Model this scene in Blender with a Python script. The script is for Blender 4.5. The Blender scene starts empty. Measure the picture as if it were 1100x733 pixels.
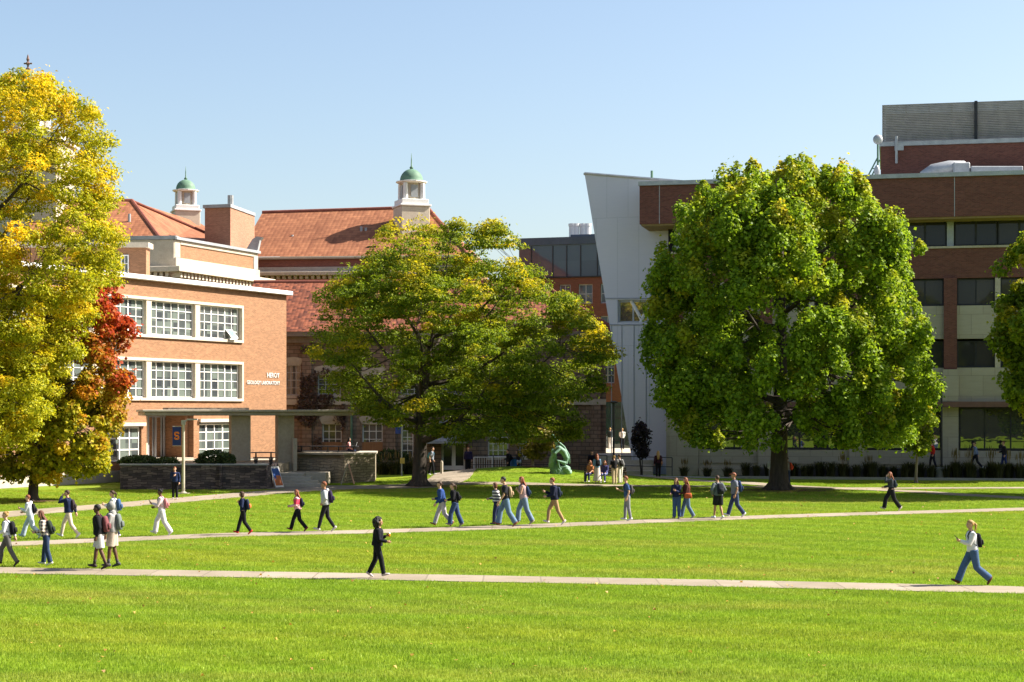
import bpy, bmesh, math, random
import numpy as np
from mathutils import Vector, Matrix, noise

random.seed(7)
R = math.radians
F = 1900.0; CX = 550.0; HY = 442.0; CZ = 4.4      # focal length in photo pixels, horizon row, eye height
SC = bpy.context.scene
COL = SC.collection

def DX(px, d): return (px - CX) * d / F
def DZ(py, d): return CZ - (py - HY) * d / F
def GD(py): return CZ * F / (py - HY)
def gpt(px, py):
    d = GD(py); return (DX(px, d), d)

def ground_z(x, y):
    a = ((x - 0.6) / 6.5) ** 2 + ((y - 114.0) / 6.0) ** 2
    return 0.86 * math.exp(-a * 1.1)

# ------------------------------------------------------------------ materials
MATS = {}
def new_mat(name):
    m = bpy.data.materials.new(name); m.use_nodes = True
    nt = m.node_tree; b = nt.nodes['Principled BSDF']
    b.inputs['Specular IOR Level'].default_value = 0.25
    return m, nt, b
def N(nt, typ, **kw):
    n = nt.nodes.new(typ)
    for k, v in kw.items():
        if k in n.inputs: n.inputs[k].default_value = v
        else: setattr(n, k, v)
    return n
def ramp(nt, stops, interp='LINEAR'):
    n = nt.nodes.new('ShaderNodeValToRGB'); n.color_ramp.interpolation = interp
    e = n.color_ramp.elements
    while len(e) < len(stops): e.new(0.5)
    for i, (p, c) in enumerate(stops):
        e[i].position = p; e[i].color = (c[0], c[1], c[2], 1)
    return n
def L(nt, a, b): nt.links.new(a, b)
def mixc(nt, fac, a, b, mode='MIX'):
    n = nt.nodes.new('ShaderNodeMix'); n.data_type = 'RGBA'; n.blend_type = mode
    for sock, v in ((n.inputs[0], fac), (n.inputs[6], a), (n.inputs[7], b)):
        if isinstance(v, bpy.types.NodeSocket): L(nt, v, sock)
        elif isinstance(v, (tuple, list)): sock.default_value = (v[0], v[1], v[2], 1)
        else: sock.default_value = v
    return n.outputs[2]
def texco(nt, kind='Object', scale=None):
    t = nt.nodes.new('ShaderNodeTexCoord'); o = t.outputs[kind]
    if scale:
        m = nt.nodes.new('ShaderNodeMapping'); m.inputs['Scale'].default_value = scale
        L(nt, o, m.inputs[0]); o = m.outputs[0]
    return o
def noise_tex(nt, vec, scale, detail=4, rough=0.6):
    n = N(nt, 'ShaderNodeTexNoise', Scale=scale, Detail=detail, Roughness=rough)
    L(nt, vec, n.inputs['Vector']); return n.outputs['Fac']
def bump(nt, h, b, strength=0.3, dist=0.02):
    n = N(nt, 'ShaderNodeBump', Strength=strength, Distance=dist)
    L(nt, h, n.inputs['Height']); L(nt, n.outputs[0], b.inputs['Normal'])

def noisy(name, c1, c2, scale=3.0, rough=0.8, bs=0.15, metal=0.0, spec=0.25, stretch=None):
    if name in MATS: return MATS[name]
    m, nt, b = new_mat(name)
    co = texco(nt, 'Object', stretch)
    f = noise_tex(nt, co, scale)
    f2 = noise_tex(nt, co, scale * 9, 3)
    r = ramp(nt, [(0.3, c1), (0.7, c2)]); L(nt, f, r.inputs[0])
    c = mixc(nt, 0.25, r.outputs[0], f2, 'OVERLAY')
    L(nt, c, b.inputs['Base Color'])
    b.inputs['Roughness'].default_value = rough; b.inputs['Metallic'].default_value = metal
    b.inputs['Specular IOR Level'].default_value = spec
    if bs: bump(nt, f2, b, bs)
    MATS[name] = m; return m

def brick_mat(name, c1, c2, mortar, bw=0.22, bh=0.075, ms=0.012, rough=0.85, dirt=0.35, squash=1.0, dirtc=(0.5, 0.45, 0.42), big=0.25, warp=0.0, course=0.32):
    if name in MATS: return MATS[name]
    m, nt, b = new_mat(name)
    uv = texco(nt, 'UV')
    if warp:
        nn = N(nt, 'ShaderNodeTexNoise', Scale=1.6, Detail=2); L(nt, uv, nn.inputs['Vector'])
        vs_ = N(nt, 'ShaderNodeVectorMath', operation='SCALE'); L(nt, nn.outputs['Color'], vs_.inputs[0]); vs_.inputs['Scale'].default_value = warp
        va = N(nt, 'ShaderNodeVectorMath', operation='ADD'); L(nt, uv, va.inputs[0]); L(nt, vs_.outputs[0], va.inputs[1]); uv = va.outputs[0]
    t = N(nt, 'ShaderNodeTexBrick', Scale=1.0)
    t.inputs['Color1'].default_value = (*c1, 1); t.inputs['Color2'].default_value = (*c2, 1); t.inputs['Mortar'].default_value = (*mortar, 1)
    t.inputs['Mortar Size'].default_value = ms; t.inputs['Brick Width'].default_value = bw; t.inputs['Row Height'].default_value = bh
    t.inputs['Bias'].default_value = 0.0
    L(nt, uv, t.inputs['Vector'])
    n1 = noise_tex(nt, uv, big, 5); r = ramp(nt, [(0.35, dirtc), (0.65, (1, 1, 1))]); L(nt, n1, r.inputs[0])
    c = mixc(nt, dirt, t.outputs['Color'], r.outputs[0], 'MULTIPLY')
    ms_ = nt.nodes.new('ShaderNodeMapping'); ms_.inputs['Scale'].default_value = (1.1, 7.0, 1); L(nt, uv, ms_.inputs[0]); n2 = noise_tex(nt, ms_.outputs[0], 1.0, 4, 0.7)
    c = mixc(nt, course, c, n2, 'OVERLAY')
    L(nt, c, b.inputs['Base Color']); b.inputs['Roughness'].default_value = rough
    bump(nt, t.outputs['Fac'], b, -0.25, 0.01)
    MATS[name] = m; return m

def tile_mat(name, c1, c2, row=0.3, colw=0.25, dark=(0.1, 0.03, 0.02)):
    if name in MATS: return MATS[name]
    m, nt, b = new_mat(name)
    uv = texco(nt, 'UV')
    sep = nt.nodes.new('ShaderNodeSeparateXYZ'); L(nt, uv, sep.inputs[0])
    def saw(o, size):
        a = N(nt, 'ShaderNodeMath', operation='DIVIDE'); L(nt, o, a.inputs[0]); a.inputs[1].default_value = size
        f = N(nt, 'ShaderNodeMath', operation='FRACT'); L(nt, a.outputs[0], f.inputs[0]); return f.outputs[0]
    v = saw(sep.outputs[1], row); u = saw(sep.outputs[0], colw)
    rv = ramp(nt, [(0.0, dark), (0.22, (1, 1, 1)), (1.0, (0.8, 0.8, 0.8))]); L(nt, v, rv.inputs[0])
    t = N(nt, 'ShaderNodeTexBrick', Scale=1.0); t.offset = 0.0
    t.inputs['Color1'].default_value = (*c1, 1); t.inputs['Color2'].default_value = (*c2, 1); t.inputs['Mortar'].default_value = (*c1, 1)
    t.inputs['Mortar Size'].default_value = 0.0; t.inputs['Brick Width'].default_value = colw; t.inputs['Row Height'].default_value = row
    L(nt, uv, t.inputs['Vector'])
    n1 = noise_tex(nt, uv, 0.35, 6); r = ramp(nt, [(0.3, (0.55, 0.5, 0.48)), (0.65, (1, 1, 1))]); L(nt, n1, r.inputs[0])
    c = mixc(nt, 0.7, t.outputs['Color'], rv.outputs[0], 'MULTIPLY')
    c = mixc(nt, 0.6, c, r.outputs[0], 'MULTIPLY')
    L(nt, c, b.inputs['Base Color']); b.inputs['Roughness'].default_value = 0.8
    pp = N(nt, 'ShaderNodeMath', operation='PINGPONG'); L(nt, u, pp.inputs[0]); pp.inputs[1].default_value = 0.5
    ad = N(nt, 'ShaderNodeMath', operation='ADD'); L(nt, pp.outputs[0], ad.inputs[0]); L(nt, v, ad.inputs[1])
    bump(nt, ad.outputs[0], b, 0.5, 0.05)
    MATS[name] = m; return m

def glass_mat(name, lo, hi, cell=(0.7, 0.7), refl=0.25, rough=0.03, bumpy=0.02, ior=1.5):
    """Window glass: the room or blind behind it differs from pane to pane, and the glass mirrors the quad."""
    if name in MATS: return MATS[name]
    m, nt, b = new_mat(name)
    uv = texco(nt, 'UV', (1 / cell[0], 1 / cell[1], 1))
    fl = N(nt, 'ShaderNodeVectorMath', operation='FLOOR'); L(nt, uv, fl.inputs[0])
    w = nt.nodes.new('ShaderNodeTexWhiteNoise'); L(nt, fl.outputs[0], w.inputs['Vector'])
    mid = tuple((a * 2 + c) / 3 for a, c in zip(lo, hi))
    r = ramp(nt, [(0.0, lo), (0.45, mid), (0.8, hi)]); L(nt, w.outputs['Value'], r.inputs[0])
    L(nt, r.outputs[0], b.inputs['Base Color']); b.inputs['Roughness'].default_value = 0.6
    g = N(nt, 'ShaderNodeBsdfGlossy', Roughness=rough); g.inputs['Color'].default_value = (0.9, 0.93, 0.95, 1)
    o2 = texco(nt, 'Object'); nz = noise_tex(nt, o2, 0.9, 2)
    bn = N(nt, 'ShaderNodeBump', Strength=bumpy, Distance=0.1); L(nt, nz, bn.inputs['Height']); L(nt, bn.outputs[0], g.inputs['Normal'])
    fr = N(nt, 'ShaderNodeFresnel', IOR=ior)
    ad = N(nt, 'ShaderNodeMath', operation='ADD'); L(nt, fr.outputs[0], ad.inputs[0]); ad.inputs[1].default_value = refl
    mx = nt.nodes.new('ShaderNodeMixShader'); L(nt, ad.outputs[0], mx.inputs[0]); L(nt, b.outputs[0], mx.inputs[1]); L(nt, g.outputs[0], mx.inputs[2])
    L(nt, mx.outputs[0], nt.nodes['Material Output'].inputs[0])
    MATS[name] = m; return m

def cloth(c, rough=0.9):
    key = 'cloth_%0.3f_%0.3f_%0.3f' % c
    if key in MATS: return MATS[key]
    return noisy(key, tuple(v * 0.85 for v in c), tuple(min(1, v * 1.12) for v in c), 14.0, rough, 0.3, spec=0.15)

def stripes(name, c1, c2, freq, axis=2, noisef=0.0, plaid=False):
    if name in MATS: return MATS[name]
    m, nt, b = new_mat(name); co = texco(nt, 'Object')
    sep = nt.nodes.new('ShaderNodeSeparateXYZ'); L(nt, co, sep.inputs[0])
    def st(o):
        a = N(nt, 'ShaderNodeMath', operation='MULTIPLY'); L(nt, o, a.inputs[0]); a.inputs[1].default_value = freq
        f = N(nt, 'ShaderNodeMath', operation='FRACT'); L(nt, a.outputs[0], f.inputs[0])
        g = N(nt, 'ShaderNodeMath', operation='GREATER_THAN'); L(nt, f.outputs[0], g.inputs[0]); g.inputs[1].default_value = 0.5
        return g.outputs[0]
    f = st(sep.outputs[axis])
    if plaid:
        g = st(sep.outputs[1]); a = N(nt, 'ShaderNodeMath', operation='ADD'); L(nt, f, a.inputs[0]); L(nt, g, a.inputs[1])
        h = N(nt, 'ShaderNodeMath', operation='MULTIPLY'); L(nt, a.outputs[0], h.inputs[0]); h.inputs[1].default_value = 0.5; f = h.outputs[0]
    L(nt, mixc(nt, f, c1, c2), b.inputs['Base Color']); b.inputs['Roughness'].default_value = 0.9
    MATS[name] = m; return m

def leaf_mat(name, dark, light, tip, tscale=0.35, transl=0.35, red=None):
    """Leaf hue varies clump by clump and leaf by leaf; tip = the autumn colour some clumps have turned."""
    if name in MATS: return MATS[name]
    m, nt, b = new_mat(name)
    geo = nt.nodes.new('ShaderNodeNewGeometry')
    at = nt.nodes.new('ShaderNodeAttribute'); at.attribute_name = 'turn'
    rnd = ramp(nt, [(0.0, dark), (1.0, light)]); L(nt, geo.outputs['Random Per Island'], rnd.inputs[0])
    co = texco(nt, 'Object'); nz = noise_tex(nt, co, tscale, 3)
    ad = N(nt, 'ShaderNodeMath', operation='ADD'); L(nt, nz, ad.inputs[0]); L(nt, at.outputs['Fac'], ad.inputs[1])
    rr = ramp(nt, [(0.62, (0, 0, 0)), (1.1 if False else 1.0, (1, 1, 1))]); L(nt, ad.outputs[0], rr.inputs[0])
    c = mixc(nt, rr.outputs[0], rnd.outputs[0], tip)
    if red:
        a2 = nt.nodes.new('ShaderNodeAttribute'); a2.attribute_name = 'red'
        c = mixc(nt, a2.outputs['Fac'], c, red)
    L(nt, c, b.inputs['Base Color']); b.inputs['Roughness'].default_value = 0.55; b.inputs['Specular IOR Level'].default_value = 0.2
    tr = nt.nodes.new('ShaderNodeBsdfTranslucent'); L(nt, mixc(nt, 0.5, c, (1.0, 1.0, 0.25), 'MULTIPLY'), tr.inputs[0])
    mx = nt.nodes.new('ShaderNodeMixShader'); mx.inputs[0].default_value = transl
    L(nt, b.outputs[0], mx.inputs[1]); L(nt, tr.outputs[0], mx.inputs[2]); L(nt, mx.outputs[0], nt.nodes['Material Output'].inputs[0])
    MATS[name] = m; return m

# ------------------------------------------------------------------ objects
def tag(o, label=None, cat=None, group=None, kind=None):
    if label: o['label'] = label
    if cat: o['category'] = cat
    if group: o['group'] = group
    if kind: o['kind'] = kind
    return o
def empty(name, loc=(0, 0, 0), rz=0, label=None, cat=None, group=None):
    o = bpy.data.objects.new(name, None); COL.objects.link(o); o.location = loc; o.rotation_euler = (0, 0, rz)
    o.empty_display_size = 0.1
    return tag(o, label, cat, group)
WORLD = {}      # things whose parts are modelled in world coordinates
def wempty(name, loc, rz=0, label=None, cat=None, group=None):
    o = empty(name, loc, 0, label, cat, group); WORLD[o.name] = Matrix.Translation(-Vector(loc)); return o
def attach(o, parent):
    o.parent = parent
    if parent.name in WORLD: o.matrix_parent_inverse = WORLD[parent.name]
    return o
def kids(o): return [c for c in list(COL.objects) if c.parent == o]
def copy_tree(o, parent=None):
    c = o.copy(); COL.objects.link(c); c.parent = parent
    for ch in list(o.children): copy_tree(ch, c)
    return c

class MB:
    """Collects boxes, prisms and tubes and links them as ONE mesh object, UVs in metres."""
    def __init__(self): self.v = []; self.f = []
    def add(self, vs, fs):
        o = len(self.v); self.v.extend(tuple(p) for p in vs); self.f.extend(tuple(i + o for i in f) for f in fs); return self
    def box(self, x0, x1, y0, y1, z0, z1, xf=None):
        p = [(x0, y0, z0), (x1, y0, z0), (x1, y1, z0), (x0, y1, z0), (x0, y0, z1), (x1, y0, z1), (x1, y1, z1), (x0, y1, z1)]
        if xf: p = [xf(*q) for q in p]
        return self.add(p, [(0, 3, 2, 1), (4, 5, 6, 7), (0, 1, 5, 4), (1, 2, 6, 5), (2, 3, 7, 6), (3, 0, 4, 7)])
    def prism(self, poly, z0, z1, xf=None):
        n = len(poly); p = [(a, b, z0) for a, b in poly] + [(a, b, z1) for a, b in poly]
        if xf: p = [xf(*q) for q in p]
        return self.add(p, [tuple(range(n))[::-1], tuple(range(n, 2 * n))] + [(i, (i + 1) % n, (i + 1) % n + n, i + n) for i in range(n)])
    def tube(self, pts, rad, seg=8, cap=True):
        pts = [Vector(p) for p in pts]; n = len(pts)
        if not isinstance(rad, (list, tuple)): rad = [rad] * n
        vs = []; ref = None
        for i, p in enumerate(pts):
            t = (pts[min(i + 1, n - 1)] - pts[max(i - 1, 0)])
            if t.length < 1e-9: t = Vector((0, 0, 1))
            t.normalize()
            if ref is None: ref = Vector((1, 0, 0)) if abs(t.x) < 0.9 else Vector((0, 1, 0))
            a = (ref - t * ref.dot(t)).normalized(); b = t.cross(a); ref = a
            r = rad[i]; ra, rb = (r if isinstance(r, (tuple, list)) else (r, r))
            for k in range(seg):
                w = 2 * math.pi * k / seg; vs.append(p + a * (ra * math.cos(w)) + b * (rb * math.sin(w)))
        fs = [(i * seg + k, i * seg + (k + 1) % seg, (i + 1) * seg + (k + 1) % seg, (i + 1) * seg + k) for i in range(n - 1) for k in range(seg)]
        if cap: fs += [tuple(range(seg))[::-1], tuple(range((n - 1) * seg, n * seg))]
        return self.add(vs, fs)
    def lathe(self, prof, c=(0, 0, 0), seg=16, xs=1, ys=1):
        vs = [(c[0] + r * xs * math.cos(2 * math.pi * k / seg), c[1] + r * ys * math.sin(2 * math.pi * k / seg), c[2] + z) for r, z in prof for k in range(seg)]
        n = len(prof)
        fs = [(i * seg + k, i * seg + (k + 1) % seg, (i + 1) * seg + (k + 1) % seg, (i + 1) * seg + k) for i in range(n - 1) for k in range(seg)]
        fs += [tuple(range(seg))[::-1], tuple(range((n - 1) * seg, n * seg))]
        return self.add(vs, fs)
    def ball(self, c, r, seg=12, rings=8):
        rx, ry, rz = r if isinstance(r, (tuple, list)) else (r, r, r)
        prof = [(math.sin(math.pi * i / rings), -math.cos(math.pi * i / rings) * rz) for i in range(rings + 1)]
        prof[0] = (0.02, -rz); prof[-1] = (0.02, rz)
        return self.lathe(prof, c, seg, rx, ry)
    def build(self, name, mat, parent=None, smooth=False, uv=True, bevel=0):
        me = bpy.data.meshes.new(name); me.from_pydata([tuple(map(float, p)) for p in self.v], [], self.f); me.validate()
        if mat: me.materials.append(mat)
        if uv and len(me.polygons):
            lay = me.uv_layers.new(name='UVMap'); nl = len(me.loops); arr = np.zeros((nl, 2), np.float32)
            for p in me.polygons:
                nx, ny, nz = p.normal; h = math.hypot(nx, ny)
                if h < 0.05: tu = (1, 0, 0); tv = (0, 1, 0)
                else: tu = (-ny / h, nx / h, 0); tv = (-nx * nz / h, -ny * nz / h, h)
                for li in p.loop_indices:
                    c = me.vertices[me.loops[li].vertex_index].co
                    arr[li] = (c.x * tu[0] + c.y * tu[1], c.x * tv[0] + c.y * tv[1] + c.z * tv[2])
            lay.data.foreach_set('uv', arr.ravel())
        if smooth: me.polygons.foreach_set('use_smooth', [True] * len(me.polygons))
        o = bpy.data.objects.new(name, me); COL.objects.link(o)
        if parent: attach(o, parent)
        if bevel:
            m = o.modifiers.new('bevel', 'BEVEL'); m.width = bevel; m.segments = 1; m.limit_method = 'ANGLE'
        return o

class Fac:
    """A facade frame: u runs along the wall, n out of it (towards the camera), z up."""
    def __init__(self, p0, p1):
        self.p = Vector((p0[0], p0[1])); d = Vector((p1[0] - p0[0], p1[1] - p0[1])); self.len = d.length; self.d = d.normalized()
        self.n = Vector((self.d.y, -self.d.x))
    def xf(self, u, n, z):
        q = self.p + self.d * u + self.n * n; return (q.x, q.y, z)
    def u(self, px):
        k = (px - CX) / F; return (k * self.p.y - self.p.x) / (self.d.x - k * self.d.y)
    def dep(self, px): return (self.p + self.d * self.u(px)).y
    def z(self, px, py): return DZ(py, self.dep(px))
    def box(self, mb, u0, u1, z0, z1, n0, n1): mb.box(u0, u1, n0, n1, z0, z1, self.xf)
    def wall(self, mb, u0, u1, z0, z1, holes, th=0.35, n=0.0):
        us = sorted({u0, u1, *[h[0] for h in holes], *[h[1] for h in holes]}); zs = sorted({z0, z1, *[h[2] for h in holes], *[h[3] for h in holes]})
        us = [a for a in us if u0 <= a <= u1]; zs = [a for a in zs if z0 <= a <= z1]
        def solid(i, j):
            if i < 0 or j < 0 or i >= len(us) - 1 or j >= len(zs) - 1: return False
            a = (us[i] + us[i + 1]) / 2; b = (zs[j] + zs[j + 1]) / 2
            return not any(h[0] < a < h[1] and h[2] < b < h[3] for h in holes)
        X = self.xf
        for i in range(len(us) - 1):
            for j in range(len(zs) - 1):
                if not solid(i, j): continue
                a, b, c, d = us[i], us[i + 1], zs[j], zs[j + 1]
                mb.add([X(a, n, c), X(b, n, c), X(b, n, d), X(a, n, d)], [(0, 1, 2, 3)])
                mb.add([X(a, n - th, c), X(b, n - th, c), X(b, n - th, d), X(a, n - th, d)], [(3, 2, 1, 0)])
                if not solid(i - 1, j): mb.add([X(a, n, c), X(a, n - th, c), X(a, n - th, d), X(a, n, d)], [(3, 2, 1, 0)])
                if not solid(i + 1, j): mb.add([X(b, n, c), X(b, n - th, c), X(b, n - th, d), X(b, n, d)], [(0, 1, 2, 3)])
                if not solid(i, j - 1): mb.add([X(a, n, c), X(b, n, c), X(b, n - th, c), X(a, n - th, c)], [(3, 2, 1, 0)])
                if not solid(i, j + 1): mb.add([X(a, n, d), X(b, n, d), X(b, n - th, d), X(a, n - th, d)], [(0, 1, 2, 3)])
    def window(self, parent, u0, u1, z0, z1, cols, rows, mframe, mglass, n=-0.2, fw=0.07, mw=0.04, sill=None, msill=None, thick=None, name='window'):
        f = MB(); d = 0.06
        self.box(f, u0, u0 + fw, z0, z1, n, n + d); self.box(f, u1 - fw, u1, z0, z1, n, n + d)
        self.box(f, u0 + fw, u1 - fw, z0, z0 + fw, n, n + d); self.box(f, u0 + fw, u1 - fw, z1 - fw, z1, n, n + d)
        for i in range(1, cols):
            a = u0 + (u1 - u0) * i / cols; w = mw * (2.0 if thick and i in thick else 1)
            self.box(f, a - w / 2, a + w / 2, z0 + fw, z1 - fw, n + 0.003, n + d - 0.004)
        for j in range(1, rows):
            a = z0 + (z1 - z0) * j / rows; self.box(f, u0 + fw, u1 - fw, a - mw / 2, a + mw / 2, n + 0.006, n + d - 0.01)
        w = f.build(name, mframe, parent)
        g = MB(); self.box(g, u0 + 0.01, u1 - 0.01, z0 + 0.01, z1 - 0.01, n - 0.03, n + 0.015); g.build('pane', mglass, w)
        if sill:
            s = MB(); self.box(s, u0 - 0.05, u1 + 0.05, z0 - sill, z0 - 0.002, n - 0.05, 0.08); s.build('sill', msill, w)
        return w
# ------------------------------------------------------------------ people
def remesh(mb, name, mat, voxel, parent=None, smooth_it=2):
    me = bpy.data.meshes.new('tmp'); me.from_pydata([tuple(map(float, p)) for p in mb.v], [], mb.f)
    o = bpy.data.objects.new('tmp', me); COL.objects.link(o)
    m = o.modifiers.new('r', 'REMESH'); m.mode = 'VOXEL'; m.voxel_size = voxel; m.use_smooth_shade = True
    if smooth_it:
        s = o.modifiers.new('s', 'SMOOTH'); s.factor = 0.5; s.iterations = smooth_it
    dg = bpy.context.evaluated_depsgraph_get(); ev = o.evaluated_get(dg)
    out = bpy.data.meshes.new_from_object(ev)
    bpy.data.objects.remove(o); bpy.data.meshes.remove(me)
    out.name = name; out.materials.clear()
    if mat: out.materials.append(mat)
    q = bpy.data.objects.new(name, out); COL.objects.link(q)
    if parent: q.parent = parent
    return q

SKIN = {'light': (0.52, 0.30, 0.20), 'tan': (0.38, 0.20, 0.12), 'dark': (0.11, 0.052, 0.032)}
HAIR = {'brown': (0.06, 0.028, 0.014), 'black': (0.012, 0.009, 0.008), 'blonde': (0.46, 0.27, 0.09), 'red': (0.22, 0.062, 0.02), 'auburn': (0.12, 0.04, 0.018)}

def V3(*a): return Vector(a)
def ik(S, T, l1, l2, pole):
    d = T - S; D = min(d.length, (l1 + l2) * 0.985); u = d.normalized(); T = S + u * D
    a = (l1 * l1 - l2 * l2 + D * D) / (2 * D); h = math.sqrt(max(l1 * l1 - a * a, 0))
    p = (pole - u * pole.dot(u)).normalized()
    return S + u * a + p * h, T
def hand(mb, W, d, palm, side, s, curl=0.6):
    """Palm, four unequal fingers and a thumb; d = forearm direction, palm = palm normal."""
    d = d.normalized(); pn = (palm - d * palm.dot(d)).normalized(); a = d.cross(pn) * side
    K = W + d * 0.085 * s
    mb.tube([W - d * 0.01, W + d * 0.03 * s, K], [0.026 * s, (0.036 * s), 0.036 * s], 8)
    for i, (off, ln) in enumerate(((0.030, 0.075), (0.010, 0.085), (-0.010, 0.078), (-0.030, 0.060))):
        b = K + a * off * s - d * 0.012; c = (d + pn * curl).normalized(); e = (d * (1 - curl) + pn * curl * 1.6).normalized()
        mb.tube([b, b + c * ln * 0.55 * s, b + c * ln * 0.55 * s + e * ln * 0.5 * s], [0.0095 * s, 0.009 * s, 0.007 * s], 6)
    t0 = W + d * 0.03 * s + a * 0.022 * s; t1 = t0 + (a * 0.8 + d * 0.6 + pn * 0.3).normalized() * 0.045 * s
    mb.tube([t0, t1, t1 + (d + pn * 0.6).normalized() * 0.03 * s], [0.013 * s, 0.011 * s, 0.008 * s], 6)

def person(label, px, fy, top, face, skin='light', hair='brown', hs='short', topc=(0.03, 0.04, 0.08), topm=None, sleeve='long',
           bottom='pants', botc=(0.02, 0.02, 0.025), shoe=(0.6, 0.6, 0.6), stride=1.0, lead=1, arms=('swing', 'swing'), lean=0.03,
           H=None, D=None, zg=None, pack=None, held=None, group=None, head=0.0, far=False, open_top=False, sit=False, fem=False, X=None):
    D = D or GD(fy); X = DX(px, D) if X is None else X
    H = H or min(1.9, max(1.5, (fy - top) * D / F * (1.0 + 0.012 * stride)))
    s = H / 1.72
    zg = ground_z(X, D) + 0.03 if zg is None else zg
    vox = 0.009 if not far else 0.014
    # --- legs
    hipz = 0.93
    if sit:
        LG = {1: (82, 8), -1: (86, -4)}
    elif stride > 0.05:
        v_ = math.sin(px * 1.7) * 4; fr = ((25 + v_) * stride, (11 - v_ * 1.2) * stride); bk = ((-12 - v_) * stride, (-33 + v_) * stride)
        LG = {lead: fr, -lead: bk}
    else: LG = {1: (2, 0), -1: (-2, -3)}
    J = {}
    for sd in (1, -1):
        a, b = LG[sd]; hp = V3(sd * (0.085 if not fem else 0.09), 0, hipz)
        k = hp + V3(sd * 0.004, math.sin(R(a)) * 0.44, -math.cos(R(a)) * 0.44)
        an = k + V3(0, math.sin(R(b)) * 0.41, -math.cos(R(b)) * 0.41)
        lift = 0.0
        if stride > 0.05 and not sit: pitch = R(20 * stride) if sd == lead else R(-42 * stride)   # toes up in front, heel off the ground behind
        else: pitch = 0
        fd = V3(sd * 0.08, math.cos(pitch), math.sin(pitch)).normalized()
        up = V3(0, -math.sin(pitch), math.cos(pitch))
        J[sd] = (hp, k, an, fd, up)
    def low(j): 
        hp, k, an, fd, up = j; return min((an - fd * 0.05 - up * 0.085).z, (an + fd * 0.17 - up * 0.085).z)
    if sit: base = -0.0
    zmin = min(low(J[1]), low(J[-1])); off = V3(0, 0, -zmin)
    for sd in J:
        hp, k, an, fd, up = J[sd]; J[sd] = (hp + off, k + off, an + off, fd, up)
    pel = V3(0, 0, hipz) + off
    sw = 0.165 if fem else 0.185
    def tp(x, y, z):    # torso point, leaning forward
        t = (z - 0.93) / 0.5; return V3(x, y + lean * t * 1.6, z) + off
    neck = tp(0, 0.0, 1.46)
    # --- arms
    A = {}
    for sd, pose in ((1, arms[0]), (-1, arms[1])):
        S = tp(sd * sw, -0.01, 1.385); pole = V3(sd * 0.35, -1, -0.6); palm = V3(-sd, 0, 0); curl = 0.5
        sgn = -1 if (sd == lead) else 1
        if pose == 'swing': T = tp(sd * 0.24, 0.02 + 0.20 * sgn * stride, 0.90); pole = V3(sd * .2, -1, 0)
        elif pose == 'down': T = tp(sd * 0.24, 0.04, 0.88)
        elif pose == 'phone': T = tp(sd * 0.10, 0.33, 1.20); palm = V3(-sd * 0.3, -0.5, 1); curl = 0.75
        elif pose == 'low': T = tp(sd * 0.14, 0.30, 1.05); palm = V3(-sd, 0, 0.3); curl = 0.8
        elif pose == 'strap': T = tp(sd * 0.13, 0.13, 1.27); palm = V3(-sd * 0.2, -1, 0); curl = 0.9; pole = V3(sd * 0.6, -0.4, -1)
        elif pose == 'face': T = tp(sd * 0.06, 0.17, 1.52); palm = V3(0, -1, 0); curl = 0.8; pole = V3(sd * 0.5, 0.5, -1)
        elif pose == 'chest': T = tp(sd * 0.02, 0.20, 1.24); palm = V3(0, -1, 0.2); curl = 0.7; pole = V3(sd * 0.7, -0.3, -1)
        elif pose == 'pocket': T = tp(sd * 0.20, 0.10, 0.98); pole = V3(sd, -0.8, 0)
        elif pose == 'cup_': T = tp(sd * 0.10, 0.24, 1.20); palm = V3(-sd, 0, 0.1); curl = 0.8
        elif pose == 'lap': T = tp(sd * 0.12, 0.30, 0.98); palm = V3(0, 0, -1)
        else: T = tp(sd * 0.25, -0.12, 0.95)
        E, T = ik(S, T, 0.285, 0.25, pole); A[sd] = (S, E, T, palm, curl)
    # --- body: one continuous surface
    bm = MB()
    hc = neck + V3(0, 0.022 + head * 0.05, 0.155); tilt = head
    bm.tube([neck - V3(0, 0.0, 0.05), neck, neck + V3(0, 0.012, 0.075)], [0.062, 0.052, 0.05], 12)
    bm.ball(hc + V3(0, -0.005, 0.02), (0.073, 0.094, 0.098), 16, 12)
    bm.ball(hc + V3(0, 0.025, -0.045), (0.052, 0.062, 0.068), 12, 8)      # jaw
    bm.tube([hc + V3(0, 0.08, 0.02), hc + V3(0, 0.103, -0.022), hc + V3(0, 0.08, -0.03)], [0.008, 0.014, 0.011], 6)   # nose
    for sd in (1, -1): bm.ball(hc + V3(sd * 0.074, -0.005, -0.005), (0.012, 0.019, 0.031), 8, 6)
    tz = [(0.90, .13, .09), (0.99, .125, .085), (1.10, .11 if fem else .12, .08), (1.24, .14 if fem else .155, .10), (1.36, .155 if fem else .175, .10), (1.43, .10, .075), (1.47, .055, .055)]
    def torso(mb, g, z0=0.86, z1=2):
        pts = [tp(0, 0, z) for z, a, b in tz if z0 <= z <= z1]; rr = [(a + g, b + g) for z, a, b in tz if z0 <= z <= z1]
        mb.tube(pts, rr, 16)
    torso(bm, 0)
    for sd in (1, -1):
        hp, k, an, fd, up = J[sd]; S, E, T, palm, curl = A[sd]
        bm.tube([hp + V3(0, 0, 0.05), hp.lerp(k, .3), k, k.lerp(an, .3), an + V3(0, 0, .02)], [0.088, 0.08, 0.052, 0.055, 0.036], 12)
        bm.tube([an - fd * 0.05 - up * .04, an - up * 0.03 + fd * .03, an + fd * 0.13 - up * 0.058], [0.034, 0.036, 0.026], 8)
        bm.tube([S + V3(-sd * 0.06, 0, 0.0), S, S.lerp(E, .4), E, E.lerp(T, .35), T], [0.05, 0.052, 0.044, 0.036, 0.036, 0.025], 10)
        hand(bm, T, (T - E), palm, sd, 1.05, curl)
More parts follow.
